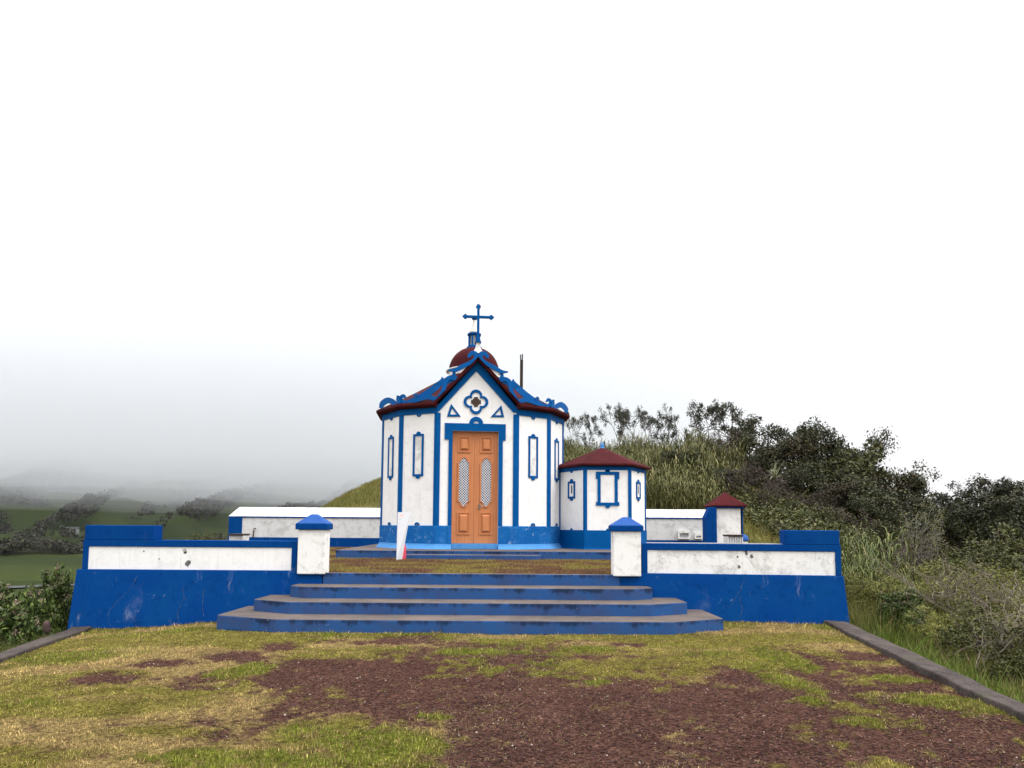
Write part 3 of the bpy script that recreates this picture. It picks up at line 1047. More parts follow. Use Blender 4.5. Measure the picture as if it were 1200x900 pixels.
    sur = MB().prism([(j0, W_PL + .02), (du0, W_PL + .02), (du0, W_DOOR_T), (du1, W_DOOR_T), (du1, W_PL + .02), (j1, W_PL + .02), (j1, lb_), (l1, lb_), (l1, lt), (l0, lt), (l0, lb_), (j0, lb_)], D0, -.001, XYZ)
    sx = chap(558, 496)[0]
    sur.ring(arc(sx, lt + .001, .19, 0, 180, 14), [(sx + .075 * math.cos(R(180 * i / 14)), lt + .002 + .065 * math.sin(R(180 * i / 14))) for i in range(15)], D0, -.001, XYZ)
    so = sur.build('door_surround', 'blue', root)
    MB().prism(rect(j0 + .002, du0 - .001, .14, W_PL + .019), -.046, -.036, XYZ).build('jamb_foot', 'plinth', so)
    # --- door leaves
    mid = (du0 + du1) / 2
    def leaf(u0, u1, hinge):
        V = REC - .05
        lf = MB().box(u0 + .004, u1 - .004, V, V + .045, dw0, W_DOOR_T - .012).build('door', 'orange', root, bevel=.004)
        cx = (u0 + u1) / 2 + (.01 if hinge < 0 else -.01)
        def pix(y): return chap(557, y, V)[1]
        for (t0, t1, hw) in ((511.8, 530.5, .175), (600.2, 626.5, .175)):
            z0, z1 = pix(t1), pix(t0)
            pm = MB()
            pm.ring(rect(cx - hw, cx + hw, z0, z1), rect(cx - hw + .035, cx + hw - .035, z0 + .035, z1 - .035), V - .022, V - .001, XYZ)
            h2 = hw - .055
            b0, b1 = z0 + .06, z1 - .06
            pm.add([(cx - h2, V - .001, b0), (cx + h2, V - .001, b0), (cx + h2, V - .001, b1), (cx - h2, V - .001, b1),
                    (cx - h2 + .045, V - .05, b0 + .05), (cx + h2 - .045, V - .05, b0 + .05), (cx + h2 - .045, V - .05, b1 - .05), (cx - h2 + .045, V - .05, b1 - .05)],
                   [(0, 1, 5, 4), (1, 2, 6, 5), (2, 3, 7, 6), (3, 0, 4, 7), (4, 5, 6, 7)])
            pm.build('raised_panel', 'orange', lf)
        z0, z1 = pix(592.5), pix(537)
        hw = .135
        def lobed(g):
            h = hw + g
            a = [(cx - h, z0 + .12), (cx - h * .55, z0 + .085)] + [(cx + (h * .62) * math.cos(R(t)), z0 + .085 + (.10 + g) * math.sin(R(t))) for t in range(200, 341, 20)] + [(cx + h * .55, z0 + .085), (cx + h, z0 + .12)]
            b = [(cx + h, z1 - .12), (cx + h * .62, z1 - .09)] + [(cx + (h * .62) * math.cos(R(t)), z1 - .09 + (.10 + g) * math.sin(R(t))) for t in range(20, 161, 20)] + [(cx - h * .62, z1 - .09), (cx - h, z1 - .12)]
            return a + b
        MB().ring(lobed(.035), lobed(0), V - .026, V - .001, XYZ).build('glass_moulding', 'orange', lf)
        MB().prism(lobed(-.001), V - .009, V - .001, XYZ).build('glass', 'lattice', lf)
        return lf
    leaf(du0, mid, -1)
    rl = leaf(mid, du1, 1)
    hx, hw_ = chap(562, 593)
    hd = MB().box(hx - .018, hx + .018, REC - .075, REC - .051, hw_ - .09, hw_ + .06)
    hd.tube([(hx, REC - .07, hw_ + .03), (hx, REC - .12, hw_ + .03), (hx + .10, REC - .125, hw_ - .02)], .012, 6)
    hd.build('handle', 'brass', rl)
    MB().box(mid - .022, mid + .012, REC - .066, REC - .051, dw0 + .01, W_DOOR_T - .02).build('astragal', 'orange', rl, bevel=.005)
    # --- blind windows and small knobs on the side facets
    for i in range(N):
        if i == N - 1: continue
        fr, ln = facet_frame(poly[i], poly[(i + 1) % N])
        wall_window(root, fr, 1.97, 3.13, .165, .055, 'white_old')
        MB().ring(arc(0, W_PL + .03, .075, 0, 180, 8), arc(0, W_PL + .03, .03, 0, 180, 8), .0, .03, fr).build('knob_ornament', 'blue', root)
        MB().ring(arc(0, W_FR0 - .001, .07, 180, 360, 8), arc(0, W_FR0 - .001, .028, 180, 360, 8), .0, .028, fr).build('knob_ornament', 'blue', root)
    # --- scrolled cresting along the gable and the front eaves
    eave = [(hs + .02, -OV + .03)] + [(p[0] + .02, p[1] - .10) for p in poly[1:3]] + [(poly[2][0] + .25, poly[2][1] + .25)]
    def depth(u):
        u = abs(u)
        return float(np.interp(u, [e[0] for e in eave], [e[1] for e in eave]))
    def Z(pts): return [(x / 9 + 440, y / 9 + 400) for x, y in pts]
    strokes = [
        (Z([(82, 705), (100, 655), (150, 622), (200, 638), (235, 668), (262, 662)]), [30, 52, 58, 50, 40, 22]),
        (Z([(238, 575), (252, 592), (250, 625), (275, 650)]), [16, 36, 34, 26]),
        (Z([(330, 600), (308, 575), (280, 590), (285, 625), (330, 648)]), [12, 34, 34, 36, 30]),
        (Z([(262, 655), (340, 642), (420, 612), (500, 575), (580, 525), (650, 470), (700, 420), (702, 375)]), [22, 34, 44, 60, 66, 62, 50, 6]),
        (Z([(400, 640), (450, 625), (520, 598), (580, 590), (640, 612), (690, 575), (722, 510)]), [12, 24, 34, 44, 48, 46, 34]),
        (Z([(600, 640), (660, 590), (715, 520), (730, 450), (752, 400), (800, 378), (845, 392), (850, 425), (815, 432)]), [14, 34, 44, 46, 44, 40, 40, 34, 14]),
        (Z([(735, 470), (775, 425), (830, 415), (880, 385), (905, 350)]), [14, 26, 34, 40, 14]),
        (Z([(762, 300), (800, 305), (850, 298), (905, 268), (965, 240), (1030, 205), (1062, 165), (1050, 128), (1015, 122), (988, 150), (975, 170)]), [8, 24, 40, 44, 40, 40, 46, 46, 42, 36, 12]),
        (Z([(832, 310), (826, 350), (838, 390), (800, 400)]), [22, 36, 36, 12]),
        (Z([(408, 575), (430, 560), (450, 580)]), [8, 26, 16]),
    ]
    cs = MB()
    for si, (pts, wid) in enumerate(strokes):
        uv = [chap(*p, v=-.14) for p in pts]
        # smooth the stroke
        P2 = []; W2 = []
        for k in range(len(uv) - 1):
            p0 = uv[max(k - 1, 0)]; p1 = uv[k]; p2 = uv[k + 1]; p3 = uv[min(k + 2, len(uv) - 1)]
            for q in range(4):
                t = q / 4
                P2.append(tuple(.5 * (2 * p1[c] + (p2[c] - p0[c]) * t + (2 * p0[c] - 5 * p1[c] + 4 * p2[c] - p3[c]) * t * t + (3 * p1[c] - p0[c] - 3 * p2[c] + p3[c]) * t ** 3) for c in (0, 1)))
                W2.append(wid[k] * (1 - t) + wid[k + 1] * t)
        P2.append(uv[-1]); W2.append(wid[-1])
        for sgn in (1, -1):
            n = len(P2); vs = []
            for k in range(n):
                a = Vector(P2[max(k - 1, 0)]); b = Vector(P2[min(k + 1, n - 1)])
                d = (b - a).normalized(); nr = Vector((-d.y, d.x)); h = 1.06 * W2[k] / 9 / 43.2 / 2
                for e in (1, -1):
                    q = Vector(P2[k]) + nr * h * e
                    u = q.x
                    lim = W_APEX + th - .015 - rs * abs(u) if abs(u) < ex else -9
                    if q.y < lim: q = Vector((q.x, lim))
                    # further back the same outline needs a slightly larger offset
                    dv = depth(u) - (si * 7 % 10) * .009
                    kk = 1 + (dv + .14) / 18.4
                    for tk in (0, .05):
                        vs.append((sgn * u * kk, dv + tk, CRW0 + (q.y - CRW0) * kk))
            fs = []
            for k in range(n - 1):
                a = k * 4; b = a + 4
                fs += [(a, a + 2, b + 2, b), (a + 1, b + 1, b + 3, a + 3), (a, b, b + 1, a + 1), (a + 2, a + 3, b + 3, b + 2)]
            fs += [(0, 1, 3, 2), (n * 4 - 4, n * 4 - 2, n * 4 - 1, n * 4 - 3)]
            cs.add(vs, fs)
    cs.build('cresting', 'iron_blue', root)
    return root


CRW0 = EYE - PB
_o = CHI @ Vector((0, 0, EYE))
DRUMW = 5.16
chapel()


# ------------------------------------------------------------------ the small chapel
def small_chapel():
    Y = 19.0
    a = at(685.5, 642, Y); b = at(739, 642, Y)
    s = b.x - a.x
    cx = (a.x + b.x) / 2
    inr = s * math.sqrt(3) / 2
    root = empty('small_chapel', (cx, Y + inr, PB), 0, label='small white hexagonal chapel with low red roof and blind square window', cat='chapel')
    poly = [(s * math.cos(R(-60 + 60 * k)), s * math.sin(R(-60 + 60 * k))) for k in range(6)]
    def zz(y): return at(712, y, Y).z - PB
    H = zz(546.5); pl = zz(621.5)
    n = 6
    MB().prism(poly, 0, H, PLAN).build('wall', 'white', root)
    MB().sweep(poly, [(-.02, 0), (.05, 0), (.035, .05), (.03, pl), (-.02, pl)], True).build('plinth', 'blue', root)
    MB().sweep(poly, [(-.02, H - .10), (.024, H - .10), (.024, H + .02), (-.02, H + .02)], True).build('frieze', 'blue', root)
    for i in range(6):
        p = Vector(poly[i]); u = (p - Vector(poly[i - 1])).normalized(); v = (Vector(poly[(i + 1) % 6]) - p).normalized()
        q = [p - u * .06, p, p + v * .06]
        MB().sweep([tuple(x) for x in q], [(-.02, pl - .02), (.02, pl - .02), (.02, H - .09), (-.02, H - .09)]).build('pilaster', 'blue', root)
    ap = at(704, 525.5, Y + inr).z - PB
    ro = s + .17
    mb = MB().lathe((0, 0, 0), [(s - .1, H - .0), (ro - .02, H + .005), (ro, H + .03), (ro - .01, H + .075), (ro * .55, H + (ap - H) * .53), (ro * .2, ap - .09), (.09, ap)], 6, R(-60))
    mb.build('roof', 'roof', root, bevel=.015)
    MB().lathe((0, 0, ap - .02), [(.075, 0), (.075, .04), (.05, .06), (.062, .10), (.04, .16), (.0, .22)], 10).build('finial', 'lightblue', root)
    fr, ln = facet_frame(poly[5], poly[0])       # front
    wall_window(root, fr, zz(592.5), zz(552.8), (at(726, 570, Y).x - at(699.5, 570, Y).x) / 2 - .035, .085, 'white', 0, .045)
    for i, sl in ((0, True), (4, True)):
        fr, ln = facet_frame(poly[i], poly[(i + 1) % 6])
        wall_window(root, fr, zz(583.5), zz(563), .17, .055, 'white', 0, 0, True, sl)
    for i in range(6):
        fr, ln = facet_frame(poly[i], poly[(i + 1) % 6])
        MB().prism(arc(0, H - .101, .05, 180, 360, 8), 0, .026, fr).build('knob_ornament', 'blue', root)
        MB().prism(arc(0, pl + .001, .05, 0, 180, 8), 0, .026, fr).build('knob_ornament', 'blue', root)
    return root


small_chapel()

# ------------------------------------------------------------------ back walls, kiosk, small things on the terrace


def back_wall(px0, px1, y_top0, y_cop, y_base, Y, label, left):
    """garden wall with a sloped white coping"""
    a = at(px0, 610, Y); b = at(px1, 610, Y)
    L = b.x - a.x
    mid = (px0 + px1) / 2
    zz = lambda y: at(mid, y, Y).z
    root = empty('back_wall', (a.x, Y, TERR), 0, label=label, cat='wall', group='low white walls with sloped copings behind the chapels')
    T = .55
    zc = zz(y_cop) - TERR; zt = at(mid, y_top0, Y + .25).z - TERR; zb = zz(y_base) - TERR
    MB().box(0, L, 0, T, zb, zc - .05).build('wall', 'white_grey', root)
    MB().box(-.02, L + .02, -.03, T + .03, zc - .05, zc).build('string_course', 'navy', root)
    e0 = .28 if left else 0.
    e1 = 0.
    co = MB().add([(0 - .02, -.03, zc), (L + .02, -.03, zc), (L + .02, T + .03, zc), (-.02, T + .03, zc), (e0, .24, zt), (L - e1, .24, zt), (L - e1, T - .24, zt), (e0, T - .24, zt)],
                  [(0, 1, 5, 4), (1, 2, 6, 5), (2, 3, 7, 6), (3, 0, 4, 7), (4, 5, 6, 7)])
    co.build('coping', 'white_old', root, bevel=.01)
    MB().box(-.01, L + .01, -.02, T + .02, -.2, zb).build('base_band', 'navy', root)
    if left:
        MB().box(0, (at(284, 610, Y).x - a.x), -.025, T + .02, zb, zc - .052).build('end_pier', 'navy', root)
        pb = at(296.5, 631, Y - .05)
        px = pb.x - a.x
        MB().tube([(px, -.05, zb), (px + .02, -.06, zb + .24), (px + .02, -.06, zb + .32), (px + .10, -.06, zb + .33)], .022, 6).build('water_pipe', 'rust', root)
    else:
        for x0, x1, y0, y1 in ((794, 808, 621.5, 631.5), (813.5, 822.5, 624.5, 631.5)):
            p = at(x0, y0, Y); q = at(x1, y1, Y)
            MB().ring(rect(p.x - a.x, q.x - a.x, q.z - TERR, p.z - TERR), rect(p.x - a.x + .05, q.x - a.x - .05, q.z - TERR + .05, p.z - TERR - .1), -.10, -.001, XYZ).build('vent_box', 'white_old', root)
    return root


back_wall(268.5, 470, 594.8, 605.5, 630, 25.8, 'long white back wall behind the main chapel, running towards the foggy valley', True)
back_wall(740, 838, 597, 606.5, 633, 25.8, 'short white back wall between small chapel and red-roofed kiosk', False)


def corner_pier():
    Y = 23.4
    a = at(827.0, 630, Y); b = at(840.5, 630, Y)
    w = (b.x - a.x) / 2
    root = empty('corner_pier', ((a.x + b.x) / 2, Y + w, TERR), label='stout blue corner pier with sloped top, against the red-roofed kiosk', cat='pier')
    zs = at(832, 606, Y).z - TERR; zt = at(832, 594.5, Y).z - TERR
    MB().box(-w, w, -w, w, -.1, zs).build('shaft', 'navy', root, bevel=.015)
    MB().add([(-w, -w, zs), (w, -w, zs), (w, w, zs), (-w, w, zs), (-.03 * 1, -.2, zt), (w, -.2, zt), (w, .2, zt), (-.03, .2, zt)],
             [(0, 1, 5, 4), (1, 2, 6, 5), (2, 3, 7, 6), (3, 0, 4, 7), (4, 5, 6, 7)]).build('cap', 'navy', root, bevel=.01)


corner_pier()


def kiosk():
    Y = 23.6
    a = at(838.5, 630, Y); b = at(869, 630, Y)
    w = (b.x - a.x) / 2
    root = empty('kiosk', ((a.x + b.x) / 2 + .03, Y + w, TERR), label='little white kiosk with red pyramid roof beside the hillside scrub', cat='kiosk')
    H = at(853, 595.5, Y).z - TERR
    MB().box(-w, w, -w, w, -.1, H).build('wall', 'white_old', root, bevel=.01)
    for sx in (-1, 1):
        for sy in (-1, 1):
            x0, x1 = sorted((sx * (w - .05), sx * (w + .03))); y0, y1 = sorted((sy * (w - .07), sy * (w + .0)))
            if sx > 0 or sy > 0: MB().box(x0, x1, y0, y1 - .003, -.1, H - .002).build('corner_strip', 'navy', root)
    e = w + .15
    zt = at(851, 576.5, Y + w).z - TERR
    MB().box(-e + .06, e - .06, -e + .06, e - .06, H, H + .05).build('soffit', 'navy', root)
    MB().add([(-e, -e, H + .05), (e, -e, H + .05), (e, e, H + .05), (-e, e, H + .05), (-e, -e, H + .10), (e, -e, H + .10), (e, e, H + .10), (-e, e, H + .10), (0, 0, zt)],
             [(3, 2, 1, 0), (0, 1, 5, 4), (1, 2, 6, 5), (2, 3, 7, 6), (3, 0, 4, 7), (4, 5, 8), (5, 6, 8), (6, 7, 8), (7, 4, 8)]).build('roof', 'roof', root, bevel=.015)


kiosk()


def ribbed_bench(px0, px1, y0, y1, Y, label):
    a = at(px0, y0, Y); b = at(px1, y0, Y)
    w = (b.x - a.x) / 2
    root = empty('slatted_bench', ((a.x + b.x) / 2, Y, TERR), label=label, cat='bench', group='slatted concrete benches on the terrace')
    h = a.z - TERR + .05
    MB().box(-w, w, -.18, .18, h - .035, h).build('top_slab', 'post', root, bevel=.01)
    mb = MB()
    k = 9
    for i in range(k):
        x = -w + (i + .5) * 2 * w / k
        mb.box(x - w / k * .6, x + w / k * .6, -.15, .15, -.02, h - .035)
    mb.build('slats', 'white_grey', root)


ribbed_bench(850, 868, 629.3, 637, 14.0, 'small slatted bench on the terrace in front of the red-roofed kiosk')
ribbed_bench(272, 289, 628.3, 632, 13.6, 'small slatted bench on the terrace in front of the long back wall')


def bollard():
    Y = 17.0
    p = at(870, 626, Y)
    r = 6.8 * Y / F
    h = p.z - TERR
    root = empty('round_bollard', (p.x, Y, TERR), label='low round post with blue domed cap beside the slatted bench and kiosk', cat='bollard')
    MB().lathe((0, 0, 0), [(r * .85, -.02), (r * .85, h - .17)], 16).build('shaft', 'white_old', root)
    MB().lathe((0, 0, 0), [(r, h - .17), (r * 1.02, h - .13), (r * .95, h - .08), (r * .7, h - .03), (r * .35, h - .005), (0, h)], 20).build('cap', 'capblue', root, smooth=True)


bollard()


def sign_board():
    Y = 16.45
    root = empty('information_board', at(468, 657, Y), 0, label='narrow white tapered information board with red back, propped before the chapel', cat='sign')
    o = root.location
    def loc(px, py, dy): 
        p = at(px, py, Y + dy); return (p.x - o.x, p.y - o.y, p.z - o.z)
    f = [loc(464.6, 656.5, -.12), (loc(470.6, 656.8, .0)), loc(480.8, 600.3, .26), loc(466.2, 600.3, .12)]
    f = [Vector(p) for p in f]
    n = (f[1] - f[0]).cross(f[3] - f[0]).normalized()
    if n.y > 0: n = -n
    MB().add([p + n * .008 for p in f] + [p - n * .008 for p in f], [(0, 1, 2, 3), (7, 6, 5, 4), (0, 4, 5, 1), (1, 5, 6, 2), (2, 6, 7, 3), (3, 7, 4, 0)]).build('board', 'signwhite', root)
    def q(u, v):
        return (f[0] * (1 - u) + f[1] * u) * (1 - v) + (f[3] * (1 - u) + f[2] * u) * v + n * .0105
    for v0, v1, u0, u1 in ((.835, .855, .12, .78), (.77, .778, .1, .85), (.74, .748, .1, .8), (.70, .707, .1, .85), (.66, .667, .1, .7), (.48, .487, .15, .8), (.45, .457, .15, .75), (.38, .385, .15, .8)):
        MB().add([q(u0, v0), q(u1, v0), q(u1, v1), q(u0, v1)], [(0, 1, 2, 3)]).build('printed_line', 'signink', root)
    MB().add([q(.15, .56), q(.62, .56), q(.62, .64), q(.15, .64)], [(0, 1, 2, 3)]).build('printed_picture', 'signorange', root)
    MB().add([q(.1, .90), q(.5, .90), q(.5, .955), q(.1, .955)], [(0, 1, 2, 3)]).build('printed_heading', 'signorange', root)
    g = [Vector(loc(470.9, 656.8, .02)), Vector(loc(475.6, 656.8, .24)), Vector(loc(475.8, 640, .27)), Vector(loc(474.0, 637.5, .25))]
    m = (g[1] - g[0]).cross(g[3] - g[0]).normalized()
    MB().add([p + m * .006 for p in g] + [p - m * .006 for p in g], [(0, 1, 2, 3), (7, 6, 5, 4), (0, 4, 5, 1), (1, 5, 6, 2), (2, 6, 7, 3), (3, 7, 4, 0)]).build('prop', 'signred', root)


sign_board()


def tall_post():
    Y = 27.5
    p = at(611, 415, Y)
    g = float(land(p.x, Y))
    mb = MB().tube([(0, 0, -.3), (0, 0, 3), (.01, 0, p.z - g - .25)], [.075, .07, .062], 8)
    mb.tube([(-.03, 0, p.z - g - .27), (-.035, 0, p.z - g - .02)], .028, 6).tube([(.035, 0, p.z - g - .27), (.045, 0, p.z - g)], .03, 6)
    o = mb.build('tall_post', 'post', loc=(p.x, Y, g))
    tag(o, 'thin dark wooden post with split top rising behind the main chapel roof', 'post')


tall_post()

# ------------------------------------------------------------------ plants


def leaf_cards(centers, n_per, spread, size, rng, aspect=.5, up=.2, squash=.8):
    """small leaf faces scattered round each centre; returns verts, faces"""
    c = np.repeat(np.asarray(centers, float), n_per, 0)
    n = len(c)
    d = rng.normal(size=(n, 3)); d /= np.linalg.norm(d, axis=1)[:, None]
    rad = rng.random(n) ** .45
    sp = np.repeat(np.broadcast_to(np.asarray(spread, float), (len(centers),)), n_per) if np.ndim(spread) else np.full(n, spread)
    p = c + d * (rad * sp)[:, None] * np.array([1, 1, squash])
    nrm = rng.normal(size=(n, 3)) + d * .8 + np.array([0, 0, up])
    nrm /= np.linalg.norm(nrm, axis=1)[:, None]
    a = np.cross(nrm, rng.normal(size=(n, 3))); a /= np.linalg.norm(a, axis=1)[:, None]
    b = np.cross(nrm, a)
    s = (size * (.6 + .8 * rng.random(n)))[:, None]
    v = np.stack([p - a * s, p - b * s * aspect * .9 + nrm * s * .12, p + a * s, p + b * s * aspect * .9 + nrm * s * .12], 1).reshape(-1, 3)
    f = np.arange(4 * n).reshape(n, 4)
    return v, f


def skeleton(rng, height, levels=3, kids=(5, 4, 3), spread=.9, trunk_frac=.3, r0=.09, upness=.35, wobble=.18, ratio=.62):
    """branch polylines [(points, radii)], and the tips"""
    segs = []; tips = []

    def go(p, d, ln, r, lv):
        n = 4
        pts = [p]; q = p.copy(); dd = d.copy()
        for k in range(n):
            dd = (dd + rng.normal(size=3) * wobble); dd /= np.linalg.norm(dd)
            q = q + dd * ln / n; pts.append(q.copy())
        rr = [r * (1 - .6 * k / n) for k in range(n + 1)]
        segs.append((pts, rr))
        if lv >= levels:
            tips.append(pts[-1]); tips.append(pts[-2]); return
        m = kids[min(lv, len(kids) - 1)]
        for i in range(m):
            t = 1 + rng.integers(1, n) if i else n
            a = 2 * PI * (i / m + rng.random() * .3)
            side = np.cross(dd, [math.cos(a), math.sin(a), .3]); side /= np.linalg.norm(side) + 1e-9
            nd = dd * (.55 + .3 * rng.random()) + side * spread * (.6 + .6 * rng.random()) + np.array([0, 0, upness])
            nd /= np.linalg.norm(nd)
            go(pts[t], nd, ln * ratio * (.75 + .5 * rng.random()), rr[t] * .68, lv + 1)
    go(np.zeros(3), np.array([rng.normal() * .12, rng.normal() * .12, 1.]), height * trunk_frac, r0, 0)
    return segs, np.array(tips)


def tubes(segs, sides=4):
    mb = MB()
    for pts, rr in segs:
        mb.tube([Vector(p) for p in pts], [float(max(r, .004)) for r in rr], sides)
    return mb


def norm_height(segs, tips, H):
    top = max(max(p[2] for p in pts) for pts, _ in segs)
    k = H / top
    mx = tips[:, :2].mean(0) / max(tips[:, 2].mean(), 1e-6)
    segs = [([p - np.array([mx[0] * p[2], mx[1] * p[2], 0]) for p in pts], rr) for pts, rr in segs]
    tips = tips - np.stack([mx[0] * tips[:, 2], mx[1] * tips[:, 2], 0 * tips[:, 2]], 1)
    return [([p * k for p in pts], [r * k for r in rr]) for pts, rr in segs], tips * k


PROTO = {}


def make_plant(kind, seed):
    """unit prototypes about 1 m high, scaled on placing; trunk + crown parts"""
    rng = np.random.default_rng(seed)
    root = bpy.data.objects.new('tree', None)
    COL.objects.link(root)
    if kind == 'dense':
        segs, tips = skeleton(rng, 1, 3, (6, 5, 3), 1.0, .36, .035, .25)
        segs, tips = norm_height(segs, tips, .93)
        tubes(segs[:60]).build('trunk', 'bark', root)
        v, f = leaf_cards(tips, 34, .085 + .06 * rng.random(len(tips)), .020, rng)
        mesh_np('crown', v, f, 'leaf_dark', root)
    elif kind == 'airy':
        segs, tips = skeleton(rng, 1, 3, (4, 4, 3), .75, .5, .022, .45)
        segs, tips = norm_height(segs, tips, .95)
        tubes(segs).build('trunk', 'bark', root)
        keep = tips[rng.random(len(tips)) < .8]
        v, f = leaf_cards(keep, 30, .04 + .05 * rng.random(len(keep)), .015, rng)
        mesh_np('crown', v, f, 'leaf_ridge', root)
    elif kind in ('olive', 'brown', 'bright', 'scrub'):
        segs, tips = skeleton(rng, 1, 3, (7, 5, 3), 1.15, .22, .022, .30, .22, .75)
        segs, tips = norm_height(segs, tips, .92)
        tubes(segs[:90]).build('stems', 'twig_dark', root)
        sz = {'olive': .022, 'brown': .02, 'bright': .030, 'scrub': .017}[kind]
        n = {'olive': 26, 'brown': 24, 'bright': 40, 'scrub': 32}[kind]
        v, f = leaf_cards(tips, n, .07 + .07 * rng.random(len(tips)), sz, rng, .55 if kind != 'scrub' else .3)
        mesh_np('foliage', v, f, 'leaf_' + kind, root)
        if kind == 'bright':
            sel = tips[(tips[:, 2] > .5)][::3]
            v, f = leaf_cards(sel + np.array([0, 0, .05]), 40, .05, .010, rng)
            mesh_np('seed_heads', v, f, 'leaf_seed', root)
    elif kind in ('bare', 'bare_dark', 'bare_pale'):
        segs, tips = skeleton(rng, 1, 3, (7, 4, 4), .95, .30, .015, .22, .30, .80) if kind == 'bare' else skeleton(rng, 1, 4, (6, 4, 4, 3), .95, .26, .016, .22, .28, .70)
        segs, tips = norm_height(segs, tips, 1)
        tubes(segs, 3).build('branches', {'bare': 'twig', 'bare_dark': 'twig_dark', 'bare_pale': 'twig_pale'}[kind], root)
        if kind != 'bare':
            keep = tips[rng.random(len(tips)) < (.5 if kind == 'bare_dark' else .25)]
            v, f = leaf_cards(keep, 6, .06, .012, rng)
            mesh_np('foliage', v, f, 'leaf_brown' if kind == 'bare_dark' else 'leaf_scrub', root)
    elif kind == 'agave':
        vs = []; fs = []
        mb = MB()
        for i in range(46):
            a = rng.random() * 2 * PI; el = rng.uniform(.15, 1.4); L = rng.uniform(.6, 1)
            d = np.array([math.cos(a) * math.cos(el), math.sin(a) * math.cos(el), math.sin(el)])
            sd = np.array([-math.sin(a), math.cos(a), 0]) * .03
            p1 = d * L * .55; p2 = d * L + np.array([0, 0, -.28 * L * math.cos(el)])
            mb.add([-sd, sd, p1 + sd, p1 - sd, p2], [(0, 1, 2, 3), (3, 2, 4)])
        mb.build('leaves', 'leaf_agave', root)
    elif kind == 'cane':
        v, f = cane_blades(rng, rng.normal(size=(44, 2)) * .22, np.zeros(44), .45, 1.0, 7, .009)
        mesh_np('canes', v, f, 'leaf_reedgreen', root)
    return root


def cane_blades(rng, xy, z, h0, h1, per=6, width=.016, hm=1.):
    """upright canes carrying arching strap leaves"""
    V = []; Fc = []
    n = len(xy)
    H = rng.uniform(h0, h1, n) * hm
    k = 0
    for i in range(n):
        x, y = xy[i]; b = np.array([x, y, z[i]]); h = H[i]
        lean = rng.normal(size=2) * .10
        top = b + np.array([lean[0] * h, lean[1] * h, h])
        s = np.array([math.cos(i), math.sin(i), 0]) * width * .5 * (h ** .3)
        V += [b - s, b + s, top + s * .3, top - s * .3]; Fc.append((k, k + 1, k + 2, k + 3)); k += 4
        for j in range(per):
            t = rng.uniform(.3, 1.0)
            p = b + (top - b) * t
            a = rng.random() * 2 * PI; L = h * rng.uniform(.12, .26)
            d = np.array([math.cos(a), math.sin(a), 0]); sd = np.array([-d[1], d[0], 0]) * width * (h ** .3)
            p1 = p + d * L * .35 + np.array([0, 0, L * .75]); p2 = p + d * L * .8 + np.array([0, 0, L * rng.uniform(.2, 1.2)])
            V += [p, p + sd * .2, p1 + sd, p1 - sd, p2 + sd * .1, p2 - sd * .1]
            Fc.append((k, k + 1, k + 2, k + 3)); Fc.append((k + 3, k + 2, k + 4, k + 5)); k += 6
    return np.array(V), np.array(Fc)


def plant(name, kind, variant, px, ytop, Y, wide, label, cat, group, base=None):
    key = (kind, variant)
    first = key not in PROTO
    if first:
        PROTO[key] = make_plant(kind, 100 + 17 * variant + sum(map(ord, kind)))
        o = PROTO[key]
    else:
        o = copy_tree(PROTO[key])
    p = at(px, ytop, Y)
    g = float(land(p.x, Y)) if base is None else base
    h = max(p.z - g, .4)
    o.name = name
    o.location = (p.x, Y, g - .04 * h)
    s = h * 1.04
    if kind == 'dense': wide *= min(1, 4.4 / h)
    o.scale = (s * wide, s * wide, s)
    o.rotation_euler = (0, 0, (px * 12.9898) % 6.28)
    tag(o, label, cat, group)
    return o


